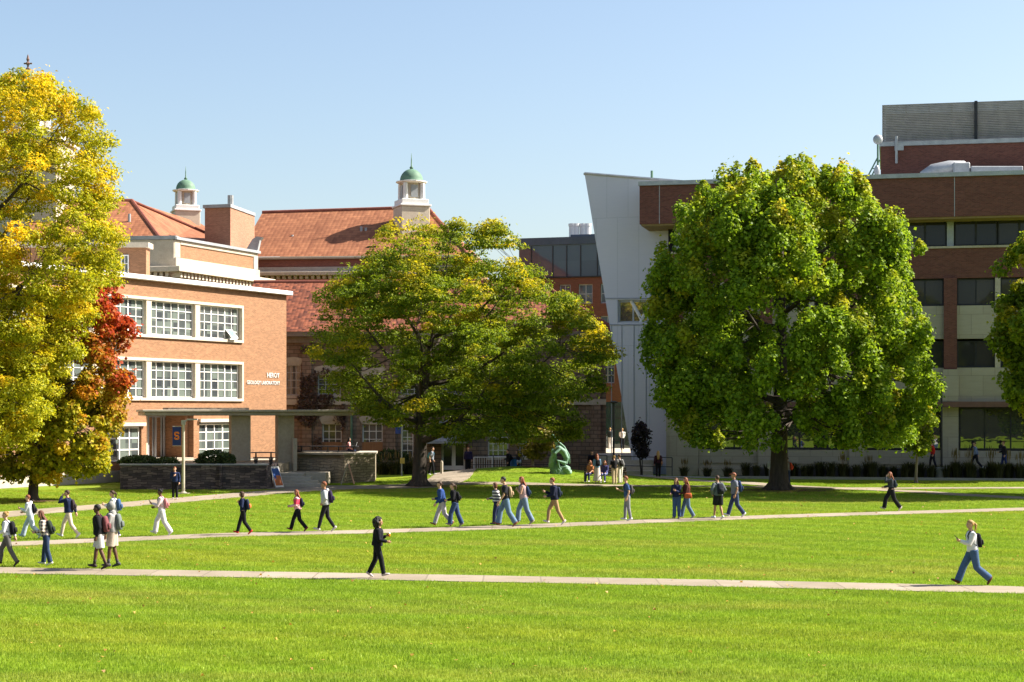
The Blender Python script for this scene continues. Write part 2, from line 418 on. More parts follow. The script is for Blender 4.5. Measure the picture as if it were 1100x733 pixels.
    root = remesh(bm, 'person', noisy('skin_' + skin, tuple(v * .93 for v in SKIN[skin]), SKIN[skin], 20, 0.55, 0.05), vox, None, 1)
    tag(root, label, 'person', group)
    cv = 0.013 if not far else 0.02
    # --- top
    g = 0.016
    if topc is not None:
        tm = MB(); lo = 0.92 if not open_top else 1.05
        pts = [tp(0, 0, z) for z in (lo, 1.0 if lo < 1 else 1.08, 1.10, 1.24, 1.36, 1.425, 1.455)]
        k_ = 1.0 + .10 * math.sin(px * 2.3); rr = [(a_ * (1.06 if fem else 1.12) * k_, b_ * 1.16 * k_) for a_, b_ in [(.168, .135), (.168, .132), (.15 if fem else .162, .122), (.16 if fem else .175, .125), (.172 if fem else .188, .12), (.125, .092), (.068, .066)]]
        tm.tube(pts, rr, 18)
        for sd in (1, -1):
            S, E, T, palm, curl = A[sd]
            if sleeve == 'long': tm.tube([S + V3(-sd * 0.07, 0, 0), S, S.lerp(E, .45), E, E.lerp(T, .5), T - (T - E).normalized() * 0.01], [0.07, 0.08, 0.074, 0.066, 0.062, 0.048], 10)
            elif sleeve == 'short': tm.tube([S + V3(-sd * 0.07, 0, 0), S, S.lerp(E, .75)], [0.068, 0.078, 0.076], 10)
            else: tm.tube([S + V3(-sd * 0.07, 0, 0), S], [0.06, 0.066], 10)
        if hs == 'hood': tm.ball(hc + V3(0, -0.035, 0.015), (0.105, 0.115, 0.13), 14, 10); tm.tube([tp(0, -0.05, 1.36), tp(0, -0.04, 1.5)], [0.12, 0.09], 12)
        elif hs == 'hoodback': tm.ball(tp(0, -0.10, 1.44), (0.11, 0.07, 0.06), 10, 8)
        remesh(tm, 'top', topm or cloth(topc), cv, root)
    # --- bottom
    bo = MB(); wide = 1.0
    bo.tube([tp(0, 0, 1.07), pel + V3(0, 0, .04), pel + V3(0, 0, -0.05)], [(.145, .112), (.168, .132), (.14, .115)], 16)
    if bottom == 'skirt':
        kk = (J[1][2] + J[-1][2]) / 2
        bo.tube([pel, pel.lerp(kk, .45) , pel.lerp(kk, .92)], [(.165, .13), (.20, .17), (.27, .24)], 18)
    else:
        for sd in (1, -1):
            hp, k, an, fd, up = J[sd]
            w = {'pants': (.11, .10, .078, .076, .066), 'jeans': (.115, .104, .084, .083, .08), 'wide': (.118, .11, .095, .097, .10), 'slim': (.105, .094, .07, .066, .052), 'shorts': (.12, .122, .118, 0, 0)}[bottom]
            if bottom == 'shorts': bo.tube([hp + V3(0, 0, 0.03), hp.lerp(k, .35), hp.lerp(k, .88)], list(w[:3]), 12)
            else: bo.tube([hp + V3(0, 0, 0.03), hp.lerp(k, .35), k, k.lerp(an, .5), an - (an - k).normalized() * -0.02], list(w), 12)
    remesh(bo, 'skirt' if bottom == 'skirt' else ('shorts' if bottom == 'shorts' else 'trousers'), cloth(botc), cv, root)
    # --- shoes
    for sd in (1, -1):
        hp, k, an, fd, up = J[sd]; sh = MB()
        sh.tube([an - fd * 0.075 - up * 0.045, an - fd * 0.05 - up * .043, an + fd * 0.03 - up * 0.045, an + fd * 0.11 - up * 0.055, an + fd * 0.175 - up * 0.062], [(.022, .022), (.042, .042), (.046, .044), (.044, .032), (.026, .02)], 10)
        sh.tube([an - up * 0.05 - fd * .01, an + up * 0.01 - fd * .01], [0.046, 0.044], 10)
        if bottom == 'shorts' and shoe[0] < 0.1: sh.tube([an - up * .03, k.lerp(an, .62)], [0.042, 0.043], 10)
        sh.build('shoe', noisy('shoe_%0.2f_%0.2f_%0.2f' % shoe, tuple(v * .8 for v in shoe), shoe, 10, 0.7, 0.1), root, smooth=True)
    # --- hair and face
    hm = noisy('hair_' + hair, tuple(v * .7 for v in HAIR[hair]), HAIR[hair], 30, 0.5, 0.5, stretch=(1, 1, 0.15))
    h = MB()
    def cap_(mb, gx=0.010):
        vs = []; fs = []; seg, rings = 18, 12; c = hc + V3(0, -0.008, 0.022); rx, ry, rz = .073 + gx, .094 + gx, .098 + gx + .004
        for i in range(rings + 1):
            th = math.pi * i / rings
            for q in range(seg):
                w = 2 * math.pi * q / seg; d = V3(math.sin(th) * math.cos(w), math.sin(th) * math.sin(w), math.cos(th))
                kf = 1.0
                if d.z < 0.38 and d.y > -0.05 + 0.35 * max(0, -d.z) * 0: kf = 0.86        # face opening
                if d.z < -0.45: kf = 0.84
                vs.append(c + V3(d.x * rx * kf, d.y * ry * kf, d.z * rz * kf))
        for i in range(rings):
            for q in range(seg): fs.append((i * seg + q, (i + 1) * seg + q, (i + 1) * seg + (q + 1) % seg, i * seg + (q + 1) % seg))
        mb.add(vs, fs)
    if hs == 'curly':
        rng = random.Random(px)
        for q in range(90):
            d = V3(rng.gauss(0, 1), rng.gauss(0, 1), rng.gauss(0, 1)).normalized()
            if d.y > 0.22 and d.z < 0.5: continue
            h.ball(hc + V3(d.x * .16, d.y * .13 - .045, d.z * .155 - .015), rng.uniform(.04, .062), 8, 6)
    elif hs == 'hood': cap_(h, 0.006)
    else:
        cap_(h)
        if hs == 'cap':
            h.tube([hc + V3(0, 0.05, 0.07), hc + V3(0, 0.16, 0.055)], [(.07, .012), (.05, .008)], 10)
        if hs in ('long', 'pony'):
            if hs == 'long':
                h.tube([hc + V3(0, -0.05, 0.05), hc + V3(0, -0.075, -0.05), tp(0, -0.115, 1.42), tp(0, -0.145, 1.27), tp(0, -0.14, 1.18)], [(.075, .05), (.088, .05), (.092, .045), (.075, .032), (.04, .018)], 12)
                for sd in (1, -1): h.tube([hc + V3(sd * .06, 0.0, 0.05), hc + V3(sd * .082, -.01, -.04), tp(sd * .085, .02, 1.42), tp(sd * .08, .07, 1.32)], [.03, .03, .028, .014], 8)
            else:
                h.ball(hc + V3(0, -0.105, 0.045), .033, 10, 8)
                h.tube([hc + V3(0, -0.11, 0.05), hc + V3(0, -0.155, 0.0), hc + V3(0, -0.15, -0.10), hc + V3(0, -.14, -.17)], [.022, .034, .03, .01], 10)
        if hs == 'bun': h.ball(hc + V3(0, -0.085, 0.10), .042, 10, 8)
        if hs == 'bob': h.tube([hc + V3(0, -0.02, 0.06), hc + V3(0, -0.03, -0.06), hc + V3(0, -.03, -.11)], [(.085, .085), (.098, .08), (.08, .06)], 14)
    if far and hs != 'curly': h.build('hair', hm, root, smooth=True)
    else: remesh(h, 'hair', hm, 0.010, root, 1)
    if not far:
        for sd in (1, -1):
            e = MB(); e.ball(hc + V3(sd * 0.029, 0.083, 0.012), (0.010, 0.006, 0.007), 8, 6); e.build('eye', noisy('eye_dark', (.02, .015, .01), (.03, .02, .015), 5, 0.2), root, smooth=True)
        e = MB(); e.ball(hc + V3(0, 0.083, -0.058), (0.021, 0.006, 0.006), 8, 6); e.build('mouth', noisy('lip', (.25, .08, .07), (.3, .1, .09), 5, 0.4), root, smooth=True)
    ang = {'L': 90, 'R': -90, 'C': 180, 'A': 0}.get(face, face)
    M = Matrix.Translation((X, D, zg)) @ Matrix.Rotation(R(ang), 4, 'Z') @ Matrix.Scale(s, 4)
    root.matrix_world = M
    # --- what they carry stands on its own
    def own(o): o.matrix_world = M
    if pack:
        col, plabel = pack[0], pack[1]; small = len(pack) > 2 and pack[2] == 'small'
        q = 0.85 if small else 1.0
        b = MB(); yb = -0.105
        rings = [(-.23, .10, .05), (-.22, .135, .072), (-.10, .145, .082), (.06, .142, .075), (.15, .125, .06), (.19, .10, .045), (.205, .06, .02)]
        seg = 20; vs = []
        for z, a, c in rings:
            for k in range(seg):
                w = 2 * math.pi * k / seg; cx = abs(math.cos(w)) ** .6 * (1 if math.cos(w) > 0 else -1); sy = abs(math.sin(w)) ** .6 * (1 if math.sin(w) > 0 else -1)
                vs.append(tp(cx * a * q, yb - .09 * q + sy * c * q, 1.22 + z * q))
        n = len(rings)
        fs = [(i * seg + k, i * seg + (k + 1) % seg, (i + 1) * seg + (k + 1) % seg, (i + 1) * seg + k) for i in range(n - 1) for k in range(seg)] + [tuple(range(seg))[::-1], tuple(range((n - 1) * seg, n * seg))]
        b.add(vs, fs); bag = b.build('backpack', cloth(col), None, smooth=True); tag(bag, plabel, 'backpack'); own(bag)
        pk = MB(); rr = [(-.15, .085, .02), (-.13, .11, .045), (-.02, .11, .045), (.01, .09, .02)]; vs = []
        for z, a, c in rr:
            for k in range(12):
                w = 2 * math.pi * k / 12; vs.append(tp(math.cos(w) * a * q, yb - .185 * q + math.sin(w) * c * q, 1.22 + z * q))
        pk.add(vs, [(i * 12 + k, i * 12 + (k + 1) % 12, (i + 1) * 12 + (k + 1) % 12, (i + 1) * 12 + k) for i in range(3) for k in range(12)] + [tuple(range(12))[::-1], tuple(range(36, 48))])
        pc = pack[3] if len(pack) > 3 else tuple(v * .8 + .004 for v in col)
        pk.build('pocket', cloth(pc), bag, smooth=True)
        for sd in (1, -1):
            t = MB(); t.tube([tp(sd * .08, -.125, 1.38), tp(sd * .10, -.05, 1.475), tp(sd * .105, .06, 1.44), tp(sd * .11, .125, 1.33), tp(sd * .125, .10, 1.18), tp(sd * .14, -.08, 1.08)], [(.026, .010)] * 6, 8)
            t.build('strap', cloth(tuple(v * .7 for v in col)), bag, smooth=True)
    for kind, sd, lab in (held or []):
        S, E, T, palm, curl = A[sd]; d = (T - E).normalized(); c = T + d * 0.09 + palm.normalized() * 0.03
        if kind == 'phone':
            b = MB(); nrm = V3(0, -0.75, 0.65); up = V3(0, .65, .75); sdv = V3(1, 0, 0)
            c = c + V3(0, .02, .03); vs = [c + sdv * a * .037 + up * u_ * .075 + nrm * n_ * .005 for a in (-1, 1) for u_ in (-1, 1) for n_ in (-1, 1)]
            b.add(vs, [(0, 1, 3, 2), (4, 6, 7, 5), (0, 4, 5, 1), (2, 3, 7, 6), (0, 2, 6, 4), (1, 5, 7, 3)])
            o = b.build('phone', noisy('phone_black', (.01, .01, .012), (.02, .02, .025), 5, .2)); tag(o, lab, 'phone'); own(o)
        elif kind == 'cup':
            b = MB(); b.lathe([(.028, -.06), (.036, .05)], c + V3(0, 0.02, .0), 14); o = b.build('drink_cup', noisy('orange_drink', (.8, .22, .02), (.85, .3, .03), 5, .2), None, smooth=True); tag(o, lab, 'cup'); own(o)
            b = MB(); b.lathe([(.038, .05), (.038, .058), (.015, .066)], c + V3(0, 0.02, .0), 14); b.build('lid', noisy('white_plastic', (.7, .7, .7), (.8, .8, .8), 5, .3), o, smooth=True)
            b = MB(); b.tube([c + V3(0, .02, .06), c + V3(0, .03, .12)], .004, 6); b.build('straw', noisy('white_plastic', (.7, .7, .7), (.8, .8, .8), 5, .3), o)
        elif kind == 'bag':
            colr = lab[1]; b = MB(); cc = tp(sd * .235, -.03, .98)
            b.tube([cc + V3(0, 0, -.13), cc + V3(0, 0, -.1), cc + V3(0, 0, .05), cc + V3(0, 0, .10)], [(.03, .10), (.065, .17), (.055, .16), (.02, .13)], 14)
            o = b.build('shoulder_bag', cloth(colr), None, smooth=True); tag(o, lab[0], 'bag'); own(o)
            t = MB(); t.tube([cc + V3(0, .12, .08), tp(sd * .16, .08, 1.3), tp(sd * .12, 0, 1.475), tp(sd * .16, -.09, 1.3), cc + V3(0, -.12, .08)], [(.014, .007)] * 5, 6); t.build('strap', cloth(tuple(v * .6 for v in colr)), o, smooth=True)
    return root
# ------------------------------------------------------------------ world, sun, camera
AZ, EL = 10.0, 41.0            # sun: a little behind the picture plane, from the right
w = bpy.data.worlds.new('World'); SC.world = w; w.use_nodes = True
wn = w.node_tree; sky = wn.nodes.new('ShaderNodeTexSky'); sky.sky_type = 'NISHITA'; sky.sun_disc = False
sky.sun_elevation = R(EL); sky.sun_rotation = R(90 - AZ); sky.air_density = 1.0; sky.dust_density = 1.8; sky.ozone_density = 0.8
wn.links.new(sky.outputs[0], wn.nodes['Background'].inputs[0]); wn.nodes['Background'].inputs[1].default_value = 0.066
sl = bpy.data.lights.new('sun', 'SUN'); sl.energy = 5.0; sl.angle = R(0.55); sl.color = (1.0, 0.93, 0.82)
so = bpy.data.objects.new('sun', sl); COL.objects.link(so)
sd_ = Vector((math.cos(R(EL)) * math.cos(R(AZ)), math.cos(R(EL)) * math.sin(R(AZ)), math.sin(R(EL))))
so.rotation_euler = sd_.to_track_quat('Z', 'Y').to_euler(); so.location = sd_ * 200
cd = bpy.data.cameras.new('camera'); cam = bpy.data.objects.new('camera', cd); COL.objects.link(cam)
cam.location = (0, 0, CZ); cam.rotation_euler = (R(90), 0, 0); cd.sensor_width = 36; cd.lens = F / 1100 * 36
cd.shift_y = (HY - 366.5) / 1100; cd.clip_end = 4000; SC.camera = cam
SC.view_settings.view_transform = 'Standard'; SC.view_settings.look = 'None'; SC.view_settings.exposure = 1.6; SC.view_settings.gamma = 1
SC.view_settings.use_curve_mapping = False

# ------------------------------------------------------------------ ground
def grass_color(nt):
    """Mown lawn: hue drifts in wide soft bands with fine mottling (shared by soil sheet and blades)."""
    geo = nt.nodes.new('ShaderNodeNewGeometry'); P = geo.outputs['Position']
    def mp(sc, rot=0):
        m = nt.nodes.new('ShaderNodeMapping'); m.inputs['Scale'].default_value = sc; m.inputs['Rotation'].default_value = (0, 0, rot); L(nt, P, m.inputs[0]); return m.outputs[0]
    big = noise_tex(nt, mp((0.035, 0.16, 1)), 1.0, 4)
    band = nt.nodes.new('ShaderNodeTexWave'); band.inputs['Scale'].default_value = 0.16; band.inputs['Distortion'].default_value = 2.5; band.inputs['Detail'].default_value = 2; band.inputs['Detail Scale'].default_value = 0.7
    band.bands_direction = 'Y'; L(nt, mp((1, 1, 1), R(12)), band.inputs['Vector'])
    mott = noise_tex(nt, mp((1.0, 1.0, 1)), 1.3, 6, 0.7)
    fine = noise_tex(nt, mp((1, 0.6, 1)), 14, 4, 0.7)
    r1 = ramp(nt, [(0.35, (0.26, 0.325, 0.026)), (0.52, (0.205, 0.32, 0.021)), (0.68, (0.285, 0.32, 0.044))]); L(nt, big, r1.inputs[0])
    r2 = ramp(nt, [(0.0, (0.93, 0.93, 0.93)), (1.0, (1.06, 1.06, 1.0))]); L(nt, band.outputs['Fac'], r2.inputs[0])
    r3 = ramp(nt, [(0.3, (0.90, 0.92, 0.9)), (0.7, (1.08, 1.05, 1.06))]); L(nt, mott, r3.inputs[0])
    r4 = ramp(nt, [(0.3, (0.8, 0.82, 0.8)), (0.7, (1.15, 1.12, 1.2))]); L(nt, fine, r4.inputs[0])
    c = mixc(nt, 1.0, r1.outputs[0], r2.outputs[0], 'MULTIPLY'); c = mixc(nt, 1.0, c, r3.outputs[0], 'MULTIPLY')
    c = mixc(nt, 1.0, c, r4.outputs[0], 'MULTIPLY')
    wd = noise_tex(nt, mp((0.35, 0.7, 1), R(-20)), 1.0, 6, 0.75); rw = ramp(nt, [(0.60, (0, 0, 0)), (0.78, (1, 1, 1))]); L(nt, wd, rw.inputs[0])      # dull worn patches
    ws = N(nt, 'ShaderNodeMath', operation='MULTIPLY'); L(nt, rw.outputs[0], ws.inputs[0]); ws.inputs[1].default_value = 0.3; c = mixc(nt, ws.outputs[0], c, (0.20, 0.19, 0.055))
    st = nt.nodes.new('ShaderNodeTexWave'); st.inputs['Scale'].default_value = 0.13; st.inputs['Distortion'].default_value = 0.6; st.bands_direction = 'X'; L(nt, mp((1, 1, 1), R(-35)), st.inputs['Vector'])
    r5 = ramp(nt, [(0.35, (0.93, 0.95, 0.93)), (0.65, (1.06, 1.04, 1.08))]); L(nt, st.outputs['Fac'], r5.inputs[0])
    return mixc(nt, 1.0, c, r5.outputs[0], 'MULTIPLY'), fine
m, nt, b = new_mat('lawn_turf'); c, fine = grass_color(nt); c = mixc(nt, 1.0, c, (0.66, 0.68, 0.66), 'MULTIPLY'); L(nt, c, b.inputs['Base Color']); b.inputs['Roughness'].default_value = 0.9
b.inputs['Specular IOR Level'].default_value = 0.05; bump(nt, fine, b, 0.6, 0.05); M_LAWN = m
m, nt, b = new_mat('grass_blade'); c, _ = grass_color(nt)
gi = nt.nodes.new('ShaderNodeNewGeometry'); rv = ramp(nt, [(0, (0.75, 0.8, 0.6)), (0.85, (1.25, 1.2, 1.1)), (1.0, (2.0, 1.6, 2.6))]); L(nt, gi.outputs['Random Per Island'], rv.inputs[0])
c = mixc(nt, 1.0, c, rv.outputs[0], 'MULTIPLY'); L(nt, c, b.inputs['Base Color']); b.inputs['Roughness'].default_value = 0.5; b.inputs['Specular IOR Level'].default_value = 0.25
tr = nt.nodes.new('ShaderNodeBsdfTranslucent'); L(nt, c, tr.inputs[0]); mx = nt.nodes.new('ShaderNodeMixShader'); mx.inputs[0].default_value = 0.4
L(nt, b.outputs[0], mx.inputs[1]); L(nt, tr.outputs[0], mx.inputs[2]); L(nt, mx.outputs[0], nt.nodes['Material Output'].inputs[0]); M_BLADE = m

def axis(lo, hi, step, far):
    a = list(np.arange(lo, hi + 1e-6, step)); k = step
    while a[-1] < far: k *= 1.7; a.append(min(far, a[-1] + k))
    k = step
    while a[0] > -far: k *= 1.7; a.insert(0, max(-far, a[0] - k))
    return a
xs = axis(-24, 24, 0.8, 1500); ys = axis(92, 132, 0.8, 1500)
g = MB(); g.v = [(x, y, ground_z(x, y)) for y in ys for x in xs]; nx = len(xs)
g.f = [(j * nx + i, j * nx + i + 1, (j + 1) * nx + i + 1, (j + 1) * nx + i) for j in range(len(ys) - 1) for i in range(nx - 1)]
tag(g.build('lawn', M_LAWN, smooth=True, uv=False), kind='structure')

M_PATH = brick_mat('path_concrete', (0.235, 0.195, 0.145), (0.30, 0.25, 0.195), (0.18, 0.15, 0.11), bw=1.5, bh=90.0, ms=0.022, rough=0.95, dirt=0.5, dirtc=(0.72, 0.68, 0.62), big=0.9)
def path_w(pts, width, name='path', lift=0.022, mat=None, ext=(0, 0)):
    P = [Vector(p) for p in pts]; out = []
    for e0, e1, at in ((0, 1, 0), (-1, -2, None)):      # run straight on past the edges of the lawn
        if (e0 == 0 and ext[0]) or (e0 == -1 and ext[1]):
            q = [P[e0] + (P[e0] - P[e1]).normalized() * k for k in (4, 10, 25)]
            P = (q[::-1] + P) if e0 == 0 else (P + q)
    # Catmull-Rom through the centre points
    for i in range(len(P) - 1):
        a, b_, c_, d_ = P[max(i - 1, 0)], P[i], P[i + 1], P[min(i + 2, len(P) - 1)]
        n = max(3, int((c_ - b_).length / 0.8))
        for k in range(n):
            t = k / n; out.append(0.5 * ((2 * b_) + (c_ - a) * t + (2 * a - 5 * b_ + 4 * c_ - d_) * t * t + (3 * b_ - a - 3 * c_ + d_) * t ** 3))
    out.append(P[-1]); mb = MB(); L_, Rr = [], []
    for i, p in enumerate(out):
        t = (out[min(i + 1, len(out) - 1)] - out[max(i - 1, 0)]).normalized(); n = Vector((-t.y, t.x)); wd = width[0] + (width[1] - width[0]) * i / (len(out) - 1) if isinstance(width, tuple) else width
        wob = 0.05 * noise.noise((p.x * .8, p.y * .8, 3)) + .03 * noise.noise((p.x * 3, p.y * 3, 1)); 
        for s_, lst in ((1, L_), (-1, Rr)):
            q = p + n * s_ * (wd / 2 + wob); lst.append((q.x, q.y, ground_z(q.x, q.y) + lift))
    n = len(out); dn = [(x, y, z - 0.1) for x, y, z in L_ + Rr]
    mb.add(L_ + Rr + dn, [(i, i + n, i + n + 1, i + 1) for i in range(n - 1)] + [(i, i + 1, i + 1 + 2 * n, i + 2 * n) for i in range(n - 1)] + [(i + n + 1, i + n, i + 3 * n, i + 1 + 3 * n) for i in range(n - 1)])
    return tag(mb.build(name, mat or M_PATH), kind='structure')
def P_(*pp): return [gpt(a, b_) for a, b_ in pp]
path_w(P_((-80, 612.2), (0, 613.5), (275, 618), (550, 623), (825, 628.5), (1100, 634.8), (1250, 638.8)), 1.75, ext=(1, 1))
path_w(P_((-80, 588), (0, 585.5), (160, 579), (250, 575.2), (400, 571.7), (550, 566.7), (700, 560.5), (850, 555), (1000, 550.5), (1100, 547.5), (1250, 543)), 1.85, lift=0.026, ext=(1, 1))
path_w(P_((-80, 562), (0, 553.5), (128, 543), (240, 533.5), (300, 528.5)) + [(-11.2, 99.0), (-8.8, 101.8)], 2.6, lift=0.022, ext=(1, 0))
path_w([(-15.5, 101.7), (-12, 101.9), (-8, 102.2), (-5.2, 103.6)], 4.6, lift=0.030)
path_w([(-8.0, 103.2), (-5.6, 104.6), (-4.0, 108.5), (-3.5, 117), (-3.5, 126)], 2.6, lift=0.034)
path_w([(-7.5, 103.0), (-3.8, 105.2)] + [(-1.0, 105.4), (2, 104.6), (6, 103.8), (12, 103.0), (16, 101.4)] + P_((900, 525.5), (970, 528), (1040, 532.5), (1110, 536), (1200, 541)), 1.7, lift=0.038, ext=(0, 1))
path_w([(5.0, 117.4), (9.6, 114.4), (12, 110.8)] + P_((790, 518.5), (835, 522), (880, 524.3)) + [(19.6, 100.6), (26, 101.0), (34, 101.6), (60, 104)], 1.9, lift=0.030)
path_w([(4.6, 116.6), (8.5, 117.2), (14, 116.8), (18, 115.6)], 2.2, 'sidewalk', 0.042, noisy('sidewalk_concrete', (0.24, 0.23, 0.21), (0.30, 0.28, 0.26), 0.6, 0.9, 0.1))

# ------------------------------------------------------------------ grass blades (nobody could count them)
def in_path(x, y):
    return False
tm_ = bpy.data.meshes.new('turf_tuft'); vs, fs = [], []
rng = random.Random(3)
for i in range(46):
    a = rng.uniform(0, 6.283); r = 0.17 * math.sqrt(rng.random()); x, y = r * math.cos(a), r * math.sin(a); th = rng.uniform(0, 6.283); hh = rng.uniform(.03, .062); wd = rng.uniform(.004, .007); ln = rng.uniform(0, .03); la = rng.uniform(0, 6.283)
    o_ = len(vs); dx, dy = math.cos(th) * wd, math.sin(th) * wd
    vs += [(x - dx, y - dy, -.005), (x + dx, y + dy, -.005), (x + math.cos(la) * ln, y + math.sin(la) * ln, hh)]; fs.append((o_, o_ + 1, o_ + 2))
tm_.from_pydata(vs, [], fs); tm_.materials.append(M_BLADE)
tuft = bpy.data.objects.new('grass_tuft', tm_); COL.objects.link(tuft); tuft.location = (-6.0, 41.0, 0); tag(tuft, kind='stuff')
def path_mask():
    """Centre lines of the paths as sampled from their meshes, to keep the blades off the concrete."""
    pts = []
    for o in COL.objects:
        if o.name.startswith(('path', 'sidewalk')):
            n = len(o.data.vertices) // 4; co = [v.co for v in o.data.vertices[:2 * n]]
            pts.append([((co[i].x, co[i].y), (co[i + n].x, co[i + n].y)) for i in range(n)])
    return pts
PM = path_mask()
def covered(X, Y):
    """Boolean array: which points lie on a path quad."""
    hit = np.zeros(len(X), bool)
    for rows in PM:
        for (a, b1), (c1, d1) in zip(rows[:-1], rows[1:]):
            q = [a, b1, d1, c1]; x0 = min(p[0] for p in q); x1 = max(p[0] for p in q); y0 = min(p[1] for p in q); y1 = max(p[1] for p in q)
            idx = np.where((X > x0) & (X < x1) & (Y > y0) & (Y < y1))[0]
            if not len(idx): continue
            px_, py_ = X[idx], Y[idx]; s_ = []
            for k in range(4):
                p, q2 = q[k], q[(k + 1) % 4]; s_.append((q2[0] - p[0]) * (py_ - p[1]) - (q2[1] - p[1]) * (px_ - p[0]))
            s_ = np.array(s_); hit[idx] |= np.all(s_ > 0, axis=0) | np.all(s_ < 0, axis=0)
    return hit
rs = np.random.RandomState(5); pts = []
for y0, y1, den in ((27, 45, 34), (45, 64, 24), (64, 84, 16), (84, 112, 11)):
    hw = 0.30 * y1 + 9; st_ = 1 / math.sqrt(den); gx, gy = np.meshgrid(np.arange(-hw, hw, st_), np.arange(y0, y1, st_)); n = gx.size; X = gx.ravel() + rs.uniform(-.5, .5, n) * st_; Y = gy.ravel() + rs.uniform(-.5, .5, n) * st_
    k = (np.abs(X) < 0.30 * Y + 9) & ~covered(X, Y) & ~((X < -14.2) & (Y > 99.0)); pts.append(np.stack([X[k], Y[k]], 1))
pts = np.concatenate(pts); me = bpy.data.meshes.new('grass'); me.vertices.add(len(pts))
co = np.zeros((len(pts), 3)); co[:, :2] = pts; co[:, 2] = [ground_z(a, b_) for a, b_ in pts]; me.vertices.foreach_set('co', co.ravel())
go = bpy.data.objects.new('grass', me); COL.objects.link(go); tag(go, kind='stuff')
ng = bpy.data.node_groups.new('scatter_tufts', 'GeometryNodeTree'); ng.interface.new_socket('Geometry', in_out='INPUT', socket_type='NodeSocketGeometry'); ng.interface.new_socket('Geometry', in_out='OUTPUT', socket_type='NodeSocketGeometry')
gi_ = ng.nodes.new('NodeGroupInput'); go_ = ng.nodes.new('NodeGroupOutput'); ip = ng.nodes.new('GeometryNodeInstanceOnPoints'); oi = ng.nodes.new('GeometryNodeObjectInfo'); oi.inputs['Object'].default_value = tuft; oi.inputs['As Instance'].default_value = True
rr_ = ng.nodes.new('FunctionNodeRandomValue'); rr_.data_type = 'FLOAT_VECTOR'; rr_.inputs[0].default_value = (-.05, -.05, 0); rr_.inputs[1].default_value = (.05, .05, 6.283)
rs_ = ng.nodes.new('FunctionNodeRandomValue'); rs_.data_type = 'FLOAT'; rs_.inputs[2].default_value = 0.75; rs_.inputs[3].default_value = 1.35
ng.links.new(gi_.outputs[0], ip.inputs['Points']); ng.links.new(oi.outputs['Geometry'], ip.inputs['Instance']); ng.links.new(rr_.outputs[0], ip.inputs['Rotation']); ng.links.new(rs_.outputs[1], ip.inputs['Scale']); ng.links.new(ip.outputs[0], go_.inputs[0])
go.modifiers.new('scatter', 'NODES').node_group = ng

